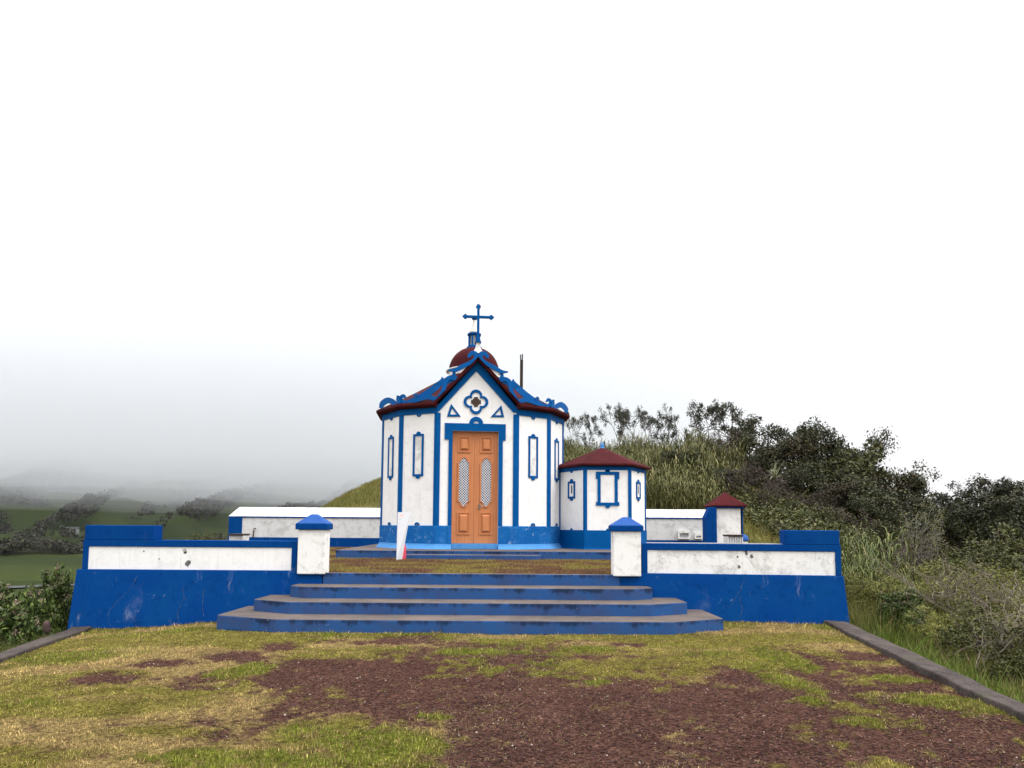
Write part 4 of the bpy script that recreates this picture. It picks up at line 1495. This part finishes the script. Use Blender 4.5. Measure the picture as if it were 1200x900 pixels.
RT = 'airy trees along the hill ridge'
for v, px, yt, Y, w, lab in [
    (0, 667, 477, 52, .55, 'thin airy tree on the ridge just behind the main chapel eaves'),
    (1, 692, 482, 50, .5, 'small airy tree on the ridge above the small chapel roof'),
    (2, 724, 472, 52, .6, 'leafy airy tree on the ridge, second along from the small chapel finial'),
    (0, 754, 474, 53, .75, 'wide airy tree on the ridge above the pale canes'),
    (3, 782, 472, 54, .55, 'thin bare-topped tree on the ridge between two wider airy trees'),
    (1, 824, 468, 52, .7, 'airy tree on the ridge leaning beside the tallest crown'),
    (2, 850, 465, 51, .85, 'tallest airy tree on the ridge, at the hill top'),
]:
    plant('ridge_tree', 'airy', v, px, yt, Y, w, lab, 'tree', RT)
DT = 'dark evergreen trees on the hillside'
for v, px, yt, Y, w, lab in [
    (0, 872, 484, 47, 1.0, 'dark evergreen tree next to the tallest airy tree at the hill top'),
    (1, 906, 494, 46, .95, 'dark evergreen tree second down the ridge from the hill top'),
    (2, 938, 489, 46, .95, 'tall dark evergreen tree with ragged crown midway down the ridge'),
    (0, 968, 500, 47, .9, 'dark evergreen tree behind the ragged-crowned one on the ridge'),
    (3, 1000, 501, 45, .85, 'dark evergreen tree with several thin tops on the falling ridge'),
    (1, 1030, 516, 44, .85, 'dark evergreen tree next to the rounded last tree of the ridge'),
    (2, 1056, 540, 42, .95, 'rounded dark evergreen tree, last on the falling ridge before the gap of sky'),
    (3, 925, 545, 41, .95, 'dark evergreen tree below the ridge, above the parapet wall end'),
    (0, 1010, 555, 39, .95, 'dark evergreen tree low on the slope beneath the ridge tops'),
    (1, 965, 540, 42, .95, 'dark evergreen tree halfway up the wooded slope'),
    (2, 806, 523, 42, 1.1, 'dark round bush among the pale canes above the kiosk'),
    (3, 846, 540, 40, 1.1, 'dark bush at the foot of the canes above the kiosk roof'),
    (1, 1045, 575, 36, 1.0, 'dark evergreen tree behind the pale bare tree'),
    (2, 880, 530, 44, 1.0, 'dark evergreen tree behind the purple-grey bare thicket'),
    (3, 1125, 590, 33, .95, 'dark evergreen tree in the gully beside the pale bare tree'),
    (0, 1180, 582, 31, .95, 'dark evergreen tree in the gully at the photo edge'),
    (2, 1085, 600, 35, 1.0, 'dark evergreen tree below the gap of sky'),
    (1, 1150, 576, 34, 1.1, 'dark evergreen tree under the two grey airy trees of equal height'),
    (2, 1198, 566, 35, 1.2, 'dark evergreen tree under the flat-topped airy tree'),
    (3, 1110, 578, 37, 1.1, 'dark evergreen tree under the first airy tree across the gully'),
    (0, 945, 520, 44, 1.1, 'dark evergreen tree filling the slope under the ragged-crowned one'),
    (1, 985, 530, 42, 1.1, 'dark evergreen tree on the slope below the several thin tops'),
    (2, 900, 515, 45, 1.1, 'dark evergreen tree behind the spiky pale plant'),
    (0, 1025, 560, 38, 1.2, 'broad dark evergreen tree above the brownish bush by the parapet'),
]:
    plant('evergreen_tree', 'dense', v, px, yt, Y, w, lab, 'tree', DT)
GT = 'grey airy trees across the gully'
for v, px, yt, Y, w, lab in [
    (3, 1112, 563, 40, .95, 'grey airy tree across the gully, first after the gap of sky'),
    (0, 1142, 566, 39, .95, 'grey airy tree across the gully between two neighbours of equal height'),
    (1, 1172, 553, 38, 1.1, 'tallest grey airy tree across the gully with flat spreading top'),
    (2, 1200, 556, 37, 1.1, 'grey airy tree across the gully cut by the photo edge'),
]:
    plant('gully_tree', 'airy', v, px, yt, Y, w, lab, 'tree', GT)
OB = 'olive bushes low on the wooded slope'
for k, v, px, yt, Y, w, lab in [
    ('olive', 0, 925, 585, 34, 1.2, 'olive green bush just above the raised parapet block'),
    ('olive', 1, 960, 592, 32, 1.2, 'olive green bush behind the outer corner of the parapet'),
    ('brown', 0, 1000, 590, 34, 1.3, 'brownish bush on the slope beyond the outer parapet corner'),
    ('olive', 0, 1040, 606, 31, 1.2, 'olive bush at the foot of the dark evergreens'),
    ('brown', 1, 965, 560, 38, 1.2, 'brownish bush midway up the wooded slope'),
    ('olive', 1, 1115, 628, 27, 1.2, 'dense olive bush in the gully below the pale bare tree'),
    ('olive', 0, 1165, 630, 25, 1.2, 'broad olive bush in the gully near the photo edge'),
    ('brown', 0, 1090, 625, 28, 1.1, 'brownish bush in the gully beside the dense olive bush'),
    ('brown', 1, 905, 510, 45, 1.1, 'brownish leafy bush between dark trees near the hill top'),
    ('olive', 0, 985, 522, 43, 1.1, 'lighter olive bush between dark trees on the ridge'),
    ('brown', 0, 1040, 545, 40, 1.1, 'brownish bush under the rounded last ridge tree'),
    ('olive', 1, 1200, 610, 28, 1.2, 'olive bush in the gully cut by the photo edge'),
    ('brown', 0, 812, 578, 36, 1.1, 'low brownish bush on the grassy bank above the short back wall'),
    ('olive', 1, 838, 566, 37, 1.0, 'low olive bush on the grassy bank touching the dark thickets'),
    ('brown', 1, 915, 612, 30, 1.1, 'low brownish bush on the bank beside the raised parapet block'),
    ('brown', 1, 895, 575, 36, 1.0, 'low brownish bush on the bank above the kiosk'),
]:
    plant('hillside_bush', k, v, px, yt, Y, w, lab, 'bush', OB)
BS = 'leafless thickets on the wooded slope'
for k, v, px, yt, Y, w, lab in [
    ('bare_dark', 0, 880, 538, 39, 1.5, 'wide purple-grey leafless thicket above the kiosk roof'),
    ('bare_dark', 1, 905, 560, 37, 1.4, 'purple-grey leafless thicket next to the spiky pale plant'),
    ('bare_pale', 0, 1078, 590, 26, .62, 'pale lichen-grey bare tree standing before dark evergreens'),
    ('bare_dark', 0, 1050, 625, 24, 1.4, 'grey brown leafless thicket behind the green canes'),
    ('bare_dark', 1, 850, 500, 46, 1.2, 'grey leafless thicket below the tallest airy tree'),
]:
    plant('bare_thicket', k, v, px, yt, Y, w, lab, 'thicket', BS)
plant('spiky_plant', 'agave', 0, 908, 536, 35.5, .75, 'pale spiky yucca-like plant on the slope among dark trees', 'plant', None, base=float(at(908, 560, 35.5).z))
SC = 'scrub bushes beyond the concrete kerb'
for k, v, px, yt, Y, w, lab in [
    ('scrub', 0, 1010, 662, 14.5, 1.2, 'grey-green scrub bush touching the outer corner of the parapet base'),
    ('scrub', 1, 1045, 668, 14.0, 1.2, 'grey-green scrub bush second from the parapet corner'),
    ('bright', 1, 1062, 690, 12.6, 1.0, 'fresh green bush between grey-green scrub and the kerb'),
    ('scrub', 0, 1085, 672, 13.6, 1.3, 'grey-green scrub bush tangled with grey twigs'),
    ('scrub', 1, 1125, 668, 13.5, 1.3, 'broad grey-green scrub bush under bare twigs'),
    ('scrub', 0, 1165, 676, 12.6, 1.3, 'grey-green scrub bush near the photo edge with twigs above'),
    ('scrub', 1, 1198, 682, 11.5, 1.3, 'grey-green scrub bush cut by the photo edge'),
    ('olive', 1, 1140, 706, 10.6, 1.1, 'low olive bush beside the kerb under pale twigs'),
    ('scrub', 1, 1100, 706, 11.5, 1.2, 'low grey-green scrub bush beside the kerb'),
    ('olive', 0, 1192, 722, 9.2, 1.0, 'nearest low olive bush beside the kerb'),
    ('scrub', 0, 1060, 650, 18, 1.3, 'taller scrub bush behind the front row of scrub'),
    ('scrub', 1, 1110, 652, 17, 1.3, 'scrub bush in the back row behind bare twigs'),
    ('scrub', 0, 1180, 655, 16, 1.3, 'scrub bush in the back row near the photo edge'),
]:
    plant('scrub_bush', k, v, px, yt, Y, w, lab, 'bush', SC)
BT = 'bare twig shrubs beyond the concrete kerb'
for k, v, px, yt, Y, w, lab in [
    ('bare', 0, 1120, 645, 13.0, .95, 'tall bare grey twig shrub rising from the scrub'),
    ('bare', 1, 1155, 650, 12.0, 1.0, 'dense tangle of bare grey twigs midway along the scrub'),
    ('bare', 2, 1190, 652, 11.2, 1.0, 'bare grey twig shrub at the photo edge, twigs arching over'),
    ('bare', 0, 1185, 700, 9.3, .9, 'low bare grey twig shrub leaning to the kerb'),
]:
    plant('twig_shrub', k, v, px, yt, Y, w, lab, 'shrub', BT)
CN = 'green cane clumps beyond the parapet end'
for v, px, yt, Y, lab in [(0, 1004, 628, 15.2, 'green cane clump directly beside the raised parapet block'),
                          (1, 1030, 640, 15.8, 'green cane clump one step out from the parapet block'),
                          (0, 1022, 618, 18.5, 'taller cane clump behind the two by the parapet')]:
    plant('cane_clump', 'cane', v, px, yt, Y, .9, lab, 'cane clump', CN)
LB = 'leafy bushes beside the valley-side kerb'
for k, v, px, yt, Y, w, lab, b in [
    ('bright', 0, 66, 660, 12.9, .56, 'tall leafy green bush with dry seed heads, touching the parapet base', -1.0),
    ('bright', 1, 38, 676, 12.2, .62, 'leafy green bush with seed heads behind the upright stone', -1.1),
    ('bright', 1, 30, 682, 12.4, .62, 'leafy green bush in the middle of the row beside the kerb', -1.2),
    ('bright', 0, 8, 700, 11.3, .85, 'smaller leafy green bush at the photo edge by the kerb', -1.2),
    ('bright', 1, 60, 690, 12.2, .55, 'leafy green bush squeezed between stone and parapet base', -1.0),
    ('bare', 1, 12, 712, 11.6, .9, 'bare twiggy shrub low behind the smaller leafy bush', -1.1),
    ('olive', 0, 228, 622, 27, .8, 'rounded yellow-green shrub peeping over the valley-side parapet', None),
    ('olive', 1, 256, 625, 28, .7, 'smaller yellow-green shrub peeping over the parapet beside the back wall', None),
]:
    plant('leafy_bush', k, v, px, yt, Y, w, lab, 'bush', LB, base=b)


def rock():
    p = at(56, 731, 10.9)
    rng = np.random.default_rng(3)
    bm = bmesh.new()
    bmesh.ops.create_icosphere(bm, subdivisions=3, radius=.075)
    for v in bm.verts:
        v.co *= .8 + .5 * mnoise.noise(v.co * 7 + Vector((3, 1, 2)))
        v.co.z *= 1.5
    me = bpy.data.meshes.new('boulder'); bm.to_mesh(me); bm.free()
    me.materials.append(MATS['rock'])
    o = bpy.data.objects.new('boulder', me); COL.objects.link(o)
    o.location = p + Vector((0, 0, -.05))
    tag(o, 'red brown upright stone at the foot of the leafy bush beside the kerb', 'stone')


rock()


# ------------------------------------------------------------------ stuff: canes, grasses, turf blades, stones
def canes():
    rng = np.random.default_rng(5)
    n = 42000
    x = rng.uniform(-2, 22, n); y = rng.uniform(34, 56, n)
    px = 600 + x / y * 800
    # the canes fill the slope behind the small chapel as far as the thickets
    ok = (px > 640) & (px < 875) & (fbm(x / 3, y / 3, 33) > .40)
    lim = np.interp(x, [4, 8, 10, 14, 18], [33, 33, 34.5, 41, 47])
    ok &= y > lim
    x, y = x[ok], y[ok]
    z = land(x, y)
    v, f = cane_blades(rng, np.stack([x, y], 1), z - .1, .7, 2.3, 6, .018, (.30 + 1.15 * fbm(x / 2.2, y / 2.2, 37, 3)) * np.interp(px[ok], [640, 720, 800], [.75, .95, 1.0]))
    tag(mesh_np('cane_thicket', v, f, 'leaf_reed'), 'dense pale green canes covering the hill behind the small chapel', 'canes', kind='stuff')


canes()


def blades(name, x, y, z, h, w, tint, rng, lean=.6, mat='blades'):
    n = len(x)
    a = rng.random(n) * 2 * PI
    b = rng.random(n) * 2 * PI
    ln = h * lean * rng.random(n)
    base = np.stack([x, y, z], 1)
    sd = np.stack([np.cos(a), np.sin(a), np.zeros(n)], 1) * (w * .5)[:, None]
    tip = base + np.stack([np.cos(b) * ln, np.sin(b) * ln, h], 1)
    v = np.stack([base - sd, base + sd, tip], 1).reshape(-1, 3)
    f = np.arange(3 * n).reshape(n, 3)
    o = mesh_np(name, v, f, mat, tint=np.repeat(tint, 3, 0))
    return o


def lawn():
    rng = np.random.default_rng(9)
    n = 560000
    # denser near the camera
    y = 3.9 + (11.75 - 3.9) * rng.random(n) ** 1.35
    hw = y * .80
    x = rng.uniform(-1, 1, n) * hw
    L = np.interp(y, [p[1] for p in kerb_inner(-1)], [p[0] for p in kerb_inner(-1)]); Rr = np.interp(y, [p[1] for p in kerb_inner(1)], [p[0] for p in kerb_inner(1)])
    ok = (x > L) & (x < Rr)
    # not under the steps
    st = (y > 10.25) & (x > -5.1 + (y - 10.2) * .9 * 0) & (x < 3.3) & (y > 10.27)
    ok &= ~(st & (x > -4.35) & (x < 2.75)) & ~((y > 10.9) & (x > -4.9) & (x < 3.2))
    x, y = x[ok], y[ok]
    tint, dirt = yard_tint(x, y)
    d2, lush, dry = yard_masks(x, y)
    tuft = np.clip((fbm(x * 9, y * 9, 55, 4) - .5) * 1.7 + .5, 0, 1)
    keep = rng.random(len(x)) < np.clip((1 - dirt) * (.2 + 1.1 * tuft ** 1.5) + .85 * fbm(x * 2.5, y * 2.5, 58) * fbm(x * 8, y * 8, 59), 0, 1)
    x, y, tint, lush, dirt, tuft = x[keep], y[keep], tint[keep], lush[keep], dirt[keep], tuft[keep]
    on_dirt = dirt > .5
    dryb = rng.random(len(x)) < np.where(on_dirt, .75, .20)
    c = np.where(on_dirt[:, None], C_GRASS, tint)
    c = np.where(dryb[:, None], np.where(on_dirt[:, None], np.array([.25, .185, .12]), C_DRY * .85), c)
    c = c * (np.exp(rng.normal(0, .42, len(x))) * (.7 + .5 * tuft))[:, None]
    h = rng.uniform(.009, .025, len(x)) * (.7 + .55 * lush) * (.6 + .9 * tuft)
    flat = on_dirt & (rng.random(len(x)) < .8)
    h = np.where(flat, h * .3, np.where(on_dirt, h * .7, h))
    lean = np.where(flat, 7., .8)
    h = np.where((y > 10.0) & (rng.random(len(x)) < .25), h * 1.9, h)
    w = rng.uniform(.003, .007, len(x)) * np.interp(y, [4, 12], [.9, 1.7])
    o = blades('lawn_grass', x, y, yard_z(x, y) - .012 * dirt - .002, h, w, c, rng, lean)
    tag(o, 'short yellow-green and straw coloured turf in patches on the forecourt', 'grass', kind='stuff')
    # terrace grass
    n = 70000
    x = rng.uniform(-9, 7, n); y = rng.uniform(12.1, 17.2, n)
    ok = (y > 12.15) & (x > -7.4) & (x < 5.6)
    x, y = x[ok], y[ok]
    m = fbm(x * 1.6, y * 1.6, 19, 5)
    c = np.where((m > .53)[:, None], np.array([.20, .165, .042]), np.array([.17, .095, .05])) * rng.uniform(.45, 1.5, len(x))[:, None]
    o = blades('terrace_grass', x, y, TERR + (fbm(x, y, 14) - .5) * .03 - .002, rng.uniform(.015, .05, len(x)), rng.uniform(.006, .012, len(x)), c, rng)
    tag(o, 'short brownish grass on the terrace between steps and chapel platform', 'grass', kind='stuff')


lawn()


def wild_grass():
    rng = np.random.default_rng(13)
    n = 360000
    x = rng.uniform(3.6, 27, n); y = rng.uniform(2.5, 26, n)
    inner = np.interp(y, [p[1] for p in kerb_outer(1)], [p[0] for p in kerb_outer(1)])
    inner = np.where(y > 11.6, 5.9 + (y - 11.6) * .29, inner)
    ok = (x > inner + .03) & (x / y < 1.25)
    x, y, inner = x[ok], y[ok], inner[ok]
    d = x - inner
    near = sstep(1.6, .2, d) * sstep(13, 11, y)
    tall = fbm(x / 1.1, y / 1.1, 77)
    h = rng.uniform(.06, .22, len(x)) + .5 * sstep(11, 12.5, y) * rng.random(len(x)) + .55 * tall ** 2 * sstep(.5, 2.5, d) + np.where(rng.random(len(x)) < .03, .35, 0)
    g = np.array([.095, .155, .018]) * near[:, None] + np.array([.125, .135, .034]) * (1 - near[:, None])
    straw = rng.random(len(x)) < .18 * (1 - near)
    c = np.where(straw[:, None], np.array([.27, .205, .10]), g) * rng.uniform(.55, 1.35, len(x))[:, None]
    o = blades('wild_grass', x, y, land(x, y) - .03, h, rng.uniform(.008, .018, len(x)), c, rng, .9)
    tag(o, 'rough green grass and weeds along the scrub side of the kerb', 'grass', kind='stuff')
    # hill grass round the back walls and up the knoll
    n = 200000
    x = rng.uniform(-20, 22, n); y = rng.uniform(26.4, 58, n)
    dens = fbm(x / 2.2, y / 2.2, 88)
    ok = (np.abs(x / y) < .8) & (dens > .36)
    x, y = x[ok], y[ok]
    m = fbm(x / 4, y / 4, 99)[:, None]
    c = (np.array([.10, .115, .022]) * (1 - m) + np.array([.21, .17, .05]) * m) * rng.uniform(.6, 1.4, len(x))[:, None]
    o = blades('hill_grass', x, y, land(x, y) - .03, rng.uniform(.08, .30, len(x)), rng.uniform(.02, .05, len(x)), c, rng, .8)
    tag(o, 'rough olive grass on the hillside behind the back walls', 'grass', kind='stuff')
    # near slope below the valley-side kerb
    n = 130000
    y = rng.uniform(2.5, 24, n); x = -rng.uniform(5.8, 20, n)
    L = np.interp(y, [p[1] for p in kerb_outer(-1)], [p[0] for p in kerb_outer(-1)])
    L = np.where(y > 11.7, -8.0 - (y - 11.7) * .24, L)
    ok = x < L - .03
    x, y = x[ok], y[ok]
    c = np.array([.050, .062, .014]) * rng.uniform(.55, 1.5, len(x))[:, None]
    o = blades('bank_grass', x, y, land(x, y) - .02, rng.uniform(.05, .25, len(x)), rng.uniform(.008, .018, len(x)), c, rng, .9)
    tag(o, 'rough grass on the bank below the valley-side kerb', 'grass', kind='stuff')


wild_grass()


def undergrowth():
    rng = np.random.default_rng(31)
    n = 40000
    y = rng.uniform(24, 52, n); px = rng.uniform(770, 1260, n)
    x = (px - 600) / 800 * y
    edge = np.interp(y, [24, 30, 36, 44, 52], [985, 905, 868, 850, 830])
    ok = (px > edge + rng.normal(size=n) * 12) & (fbm(x / 2.5, y / 2.5, 66) > .34)
    x, y = x[ok], y[ok]
    hh = 1.5 * fbm(x / 1.8, y / 1.8, 67) ** 1.3
    c = np.stack([x, y, land(x, y) + hh * rng.random(len(x)) + .1], 1)
    v, f = leaf_cards(c, 5, .35, .085, rng)
    tag(mesh_np('undergrowth', v, f, 'leaf_olive'), 'dark olive undergrowth between the trees of the wooded slope', 'undergrowth', kind='stuff')


undergrowth()


def stones():
    rng = np.random.default_rng(15)
    n = 30000
    y = 4.0 + 7.0 * rng.random(n) ** 1.2; x = rng.uniform(-1, 1, n) * y * .8
    L = np.interp(y, [p[1] for p in kerb_inner(-1)], [p[0] for p in kerb_inner(-1)]); Rr = np.interp(y, [p[1] for p in kerb_inner(1)], [p[0] for p in kerb_inner(1)])
    ok = (x > L) & (x < Rr) & (y < 10.2)
    x, y = x[ok], y[ok]
    dirt, lush, dry = yard_masks(x, y)
    keep = rng.random(len(x)) < dirt * .9 + .04
    x, y = x[keep], y[keep]
    n = len(x)
    s = .0030 + .009 * rng.random(n) ** 3
    base = np.stack([x, y, yard_z(x, y) - .010 + s * .3], 1)
    oct_ = np.array([(1, 0, 0), (0, 1, 0), (-1, 0, 0), (0, -1, 0), (0, 0, .8), (0, 0, -.8)], float)
    jit = 1 + (rng.random((n, 6, 1)) - .5) * .7
    ang = rng.random(n) * 6.28
    ca, sa = np.cos(ang), np.sin(ang)
    o6 = oct_[None] * jit
    rx = o6[..., 0] * ca[:, None] - o6[..., 1] * sa[:, None]; ry = o6[..., 0] * sa[:, None] + o6[..., 1] * ca[:, None]
    v = base[:, None] + np.stack([rx, ry, o6[..., 2]], -1) * s[:, None, None]
    tri = np.array([(0, 1, 4), (1, 2, 4), (2, 3, 4), (3, 0, 4), (1, 0, 5), (2, 1, 5), (3, 2, 5), (0, 3, 5)])
    f = (np.arange(n)[:, None, None] * 6 + tri[None]).reshape(-1, 3)
    pale = rng.random(n) < .035
    c = np.where(pale[:, None], np.array([.36, .31, .27]), np.array([.055, .030, .029])) * rng.uniform(.6, 1.4, n)[:, None]
    o = mesh_np('scoria_gravel', v.reshape(-1, 3), f, 'blades', tint=np.repeat(c, 6, 0))
    tag(o, 'loose dark red volcanic gravel with a few pale chips on the forecourt', 'gravel', kind='stuff')


stones()


# ------------------------------------------------------------------ the valley: woods, hedges, road, houses
def far_woods():
    rng = np.random.default_rng(23)
    P = []
    def scatter(n, px0, px1, R0, R1, fn):
        px = rng.uniform(px0, px1, n); Rr = rng.uniform(R0, R1, n)
        a = np.arctan((px - 600) / 800)
        x = Rr * np.sin(a); y = Rr * np.cos(a)
        k = fn(px, Rr, x, y)
        P.append(np.stack([x[k], y[k]], 1))
    scatter(4600, -60, 480, 380, 760, lambda px, Rr, x, y: fbm((px - (Rr - 400) * .30) / 26, Rr / 260, 3, 3) > np.interp(Rr, [380, 450, 520, 760], [.56, .49, .46, .45]))
    # dark wood on the outer flank, and strips between the fields
    scatter(1500, -60, 45, 330, 640, lambda px, Rr, x, y: (Rr > 330 + (px + 60) * 1.6))
    scatter(500, -60, 100, 330, 352, lambda px, Rr, x, y: np.abs(Rr - 338 - px * .10) < 7)
    scatter(420, -60, 300, 380, 640, lambda px, Rr, x, y: np.abs((px - (Rr - 400) * .34 + 400) % 62 - 31) < 1.6)
    scatter(300, -60, 160, 340, 420, lambda px, Rr, x, y: np.abs(Rr - 365 - px * .35) < 5)
    P = np.concatenate(P)
    z = land(P[:, 0], P[:, 1])
    hts = rng.uniform(2.5, 6.0, len(P)) * np.interp(np.hypot(P[:, 0], P[:, 1]), [330, 600], [.8, 1.3])
    cen = np.stack([P[:, 0], P[:, 1], z + hts * .5], 1)
    V = []; Fc = []
    m = 60
    n = len(P)
    d = rng.normal(size=(n, m, 3)); d /= np.linalg.norm(d, axis=2)[..., None]
    rad = hts[:, None, None] * np.array([.5, .5, .55]) * (.55 + .5 * rng.random((n, m, 1)))
    p = cen[:, None] + d * rad
    nrm = d + rng.normal(size=(n, m, 3)) * .5; nrm /= np.linalg.norm(nrm, axis=2)[..., None]
    a = np.cross(nrm, rng.normal(size=(n, m, 3))); a /= np.linalg.norm(a, axis=2)[..., None]
    b = np.cross(nrm, a)
    s = (hts * .115)[:, None, None] * (.6 + .8 * rng.random((n, m, 1)))
    v = np.stack([p - a * s, p - b * s, p + a * s, p + b * s], 2).reshape(-1, 3)
    f = np.arange(len(v)).reshape(-1, 4)
    tag(mesh_np('far_woods', v, f, 'wood_far'), 'dark woods and hedgerows on the foggy valley side', 'woods', kind='stuff')


far_woods()


def valley_road():
    vs = []
    px = np.linspace(-120, 140, 60)
    for p in px:
        a = math.atan((p - 600) / 800)
        for Rr in (206, 212):
            x = Rr * math.sin(a); y = Rr * math.cos(a)
            vs.append((x, y, float(land(x, y)) + .35 + .004 * 0))
    f = np.array([(2 * i, 2 * i + 2, 2 * i + 3, 2 * i + 1) for i in range(len(px) - 1)])
    tag(mesh_np('road', np.array(vs), f, 'asphalt'), kind='structure')


valley_road()


def farmhouse(px, py, Y, w, d, h, label):
    p = at(px, py, Y)
    g = float(land(p.x, Y))
    root = empty('farmhouse', (p.x, Y, g), R(20), label=label, cat='house', group='white farmhouses in the valley')
    MB().box(-w / 2, w / 2, -d / 2, d / 2, -1, h).build('wall', 'house_white', root)
    r = h + w * .16; e = .3
    MB().prism([(-d / 2 - e, h - .05), (d / 2 + e, h - .05), (0, r)], -w / 2 - e, w / 2 + e, lambda a, b, t: (t, a, b)).build('roof', 'tiles' if py == 624 and w < 4.3 else 'asphalt', root)
    for x in (-w * .3, w * .25):
        MB().box(x - .5, x + .5, -d / 2 - .04, -d / 2 - .002, .9, 2.0).build('window', 'dark', root)
    MB().box(-.5, .5, -d / 2 - .04, -d / 2 - .002, -.5, 1.9).build('door', 'dark', root)


farmhouse(84, 641, 345, 5, 4, 2.0, 'white farmhouse at the top edge of the bright green field, nearest to the parapet')
farmhouse(62, 624, 420, 4.2, 3.5, 1.8, 'tiny white farmhouse higher up the valley below the woods')
farmhouse(32, 624, 440, 4.5, 3.5, 1.8, 'pale low farm building on its own further out along the valley side')


# ------------------------------------------------------------------ cloud lying on the valley side
def volume_mat(name, dens, col, aniso=.0):
    m = bpy.data.materials.new(name); m.use_nodes = True
    nt = m.node_tree
    nt.nodes.remove(nt.nodes['Principled BSDF'])
    v = nt.nodes.new('ShaderNodeVolumePrincipled')
    v.inputs['Color'].default_value = (*col, 1)
    v.inputs['Density'].default_value = dens
    v.inputs['Anisotropy'].default_value = aniso
    nt.links.new(v.outputs[0], nt.nodes['Material Output'].inputs['Volume'])
    return m


def cloud_bank(base, top, dens, seed, label):
    """a broad bank of cloud, wavy below and domed above, from the valley rim past the far slope"""
    nx, ny = 60, 50
    xs = np.linspace(-1700, 140, nx); ys = np.linspace(140, 1900, ny)
    X, Y = np.meshgrid(xs, ys)
    e = np.minimum(np.minimum((X + 1700) / 300, (140 - X) / 220), np.minimum((Y - 140) / 120, (1900 - Y) / 300))
    e = np.clip(e, 0, 1); e = np.sqrt(1 - (1 - e) ** 2)
    lo = base + (fbm(X / 90, Y / 90, seed) - .5) * min(abs(base) * .7, 14)
    hi = lo + 1 + (top - base + (fbm(X / 140, Y / 140, seed + 9) - .5) * 40) * e
    n = nx * ny
    v = np.concatenate([np.stack([X.ravel(), Y.ravel(), lo.ravel()], 1), np.stack([X.ravel(), Y.ravel(), hi.ravel()], 1)])
    i = np.arange(n).reshape(ny, nx)
    q = np.stack([i[:-1, :-1].ravel(), i[1:, :-1].ravel(), i[1:, 1:].ravel(), i[:-1, 1:].ravel()], 1)
    t = q[:, ::-1] + n
    rim = list(i[0, :]) + list(i[1:, -1]) + list(i[-1, -2::-1]) + list(i[-2:0, 0])
    sd = np.array([(rim[k], rim[(k + 1) % len(rim)], rim[(k + 1) % len(rim)] + n, rim[k] + n) for k in range(len(rim))])
    o = mesh_np('low_cloud', v, np.concatenate([q, t, sd]), volume_mat('cloud_vapour', dens, (.925, .945, .975)))
    tag(o, label, 'cloud', kind='stuff')


cloud_bank(-24, 130, .00014, 5, 'thinnest grey mist low on the valley side')
cloud_bank(9.5, 135, .0010, 25, 'thin grey mist under the cloud on the valley side')
cloud_bank(17, 150, .0032, 45, 'grey white cloud hanging on the valley side')
cloud_bank(40, 175, .0046, 65, 'dense white upper part of the cloud on the valley side')

# ------------------------------------------------------------------ light
SUN_EL, SUN_AZ = R(55), R(122)          # azimuth clockwise from +Y
w = bpy.data.worlds.new('World')
scene.world = w
w.use_nodes = True
nt = w.node_tree
bg = nt.nodes['Background']
sky = nt.nodes.new('ShaderNodeTexSky')
sky.sky_type = 'NISHITA'
sky.sun_disc = False
sky.sun_elevation = SUN_EL
sky.sun_rotation = SUN_AZ
# overcast: brightest overhead, a third of that at the horizon, over a little of the clear sky
tc = nt.nodes.new('ShaderNodeTexCoord')
sp = nt.nodes.new('ShaderNodeSeparateXYZ'); nt.links.new(tc.outputs['Generated'], sp.inputs[0])
mr = nt.nodes.new('ShaderNodeMapRange')
mr.inputs[1].default_value = 0.; mr.inputs[2].default_value = 1.
mr.inputs[3].default_value = 7.4; mr.inputs[4].default_value = 25.
nt.links.new(sp.outputs[2], mr.inputs[0])
cb = nt.nodes.new('ShaderNodeVectorMath'); cb.operation = 'SCALE'
cb.inputs[0].default_value = (1.0, .984, 1.006)
nt.links.new(mr.outputs[0], cb.inputs['Scale'])
mx = nt.nodes.new('ShaderNodeMix'); mx.data_type = 'RGBA'
mx.inputs[0].default_value = .96
nt.links.new(sky.outputs[0], mx.inputs[6]); nt.links.new(cb.outputs[0], mx.inputs[7])
nt.links.new(mx.outputs[2], bg.inputs['Color'])
bg.inputs['Strength'].default_value = .1

sd = bpy.data.lights.new('sun', 'SUN')
sd.energy = 1.7; sd.angle = R(25); sd.color = (1, .97, .92)
so = bpy.data.objects.new('sun', sd); COL.objects.link(so)
dirv = Vector((math.sin(SUN_AZ) * math.cos(SUN_EL), math.cos(SUN_AZ) * math.cos(SUN_EL), math.sin(SUN_EL)))
so.rotation_euler = dirv.to_track_quat('Z', 'Y').to_euler()
so.location = (20, -10, 30)

vs = scene.view_settings
vs.view_transform = 'Standard'; vs.look = 'None'; vs.exposure = .32; vs.gamma = 1; vs.use_curve_mapping = False
cy = scene.cycles
cy.use_denoising = True
cy.max_bounces = 6; cy.diffuse_bounces = 3; cy.glossy_bounces = 2; cy.transmission_bounces = 2; cy.volume_bounces = 4; cy.transparent_max_bounces = 8
cy.caustics_reflective = False; cy.caustics_refractive = False
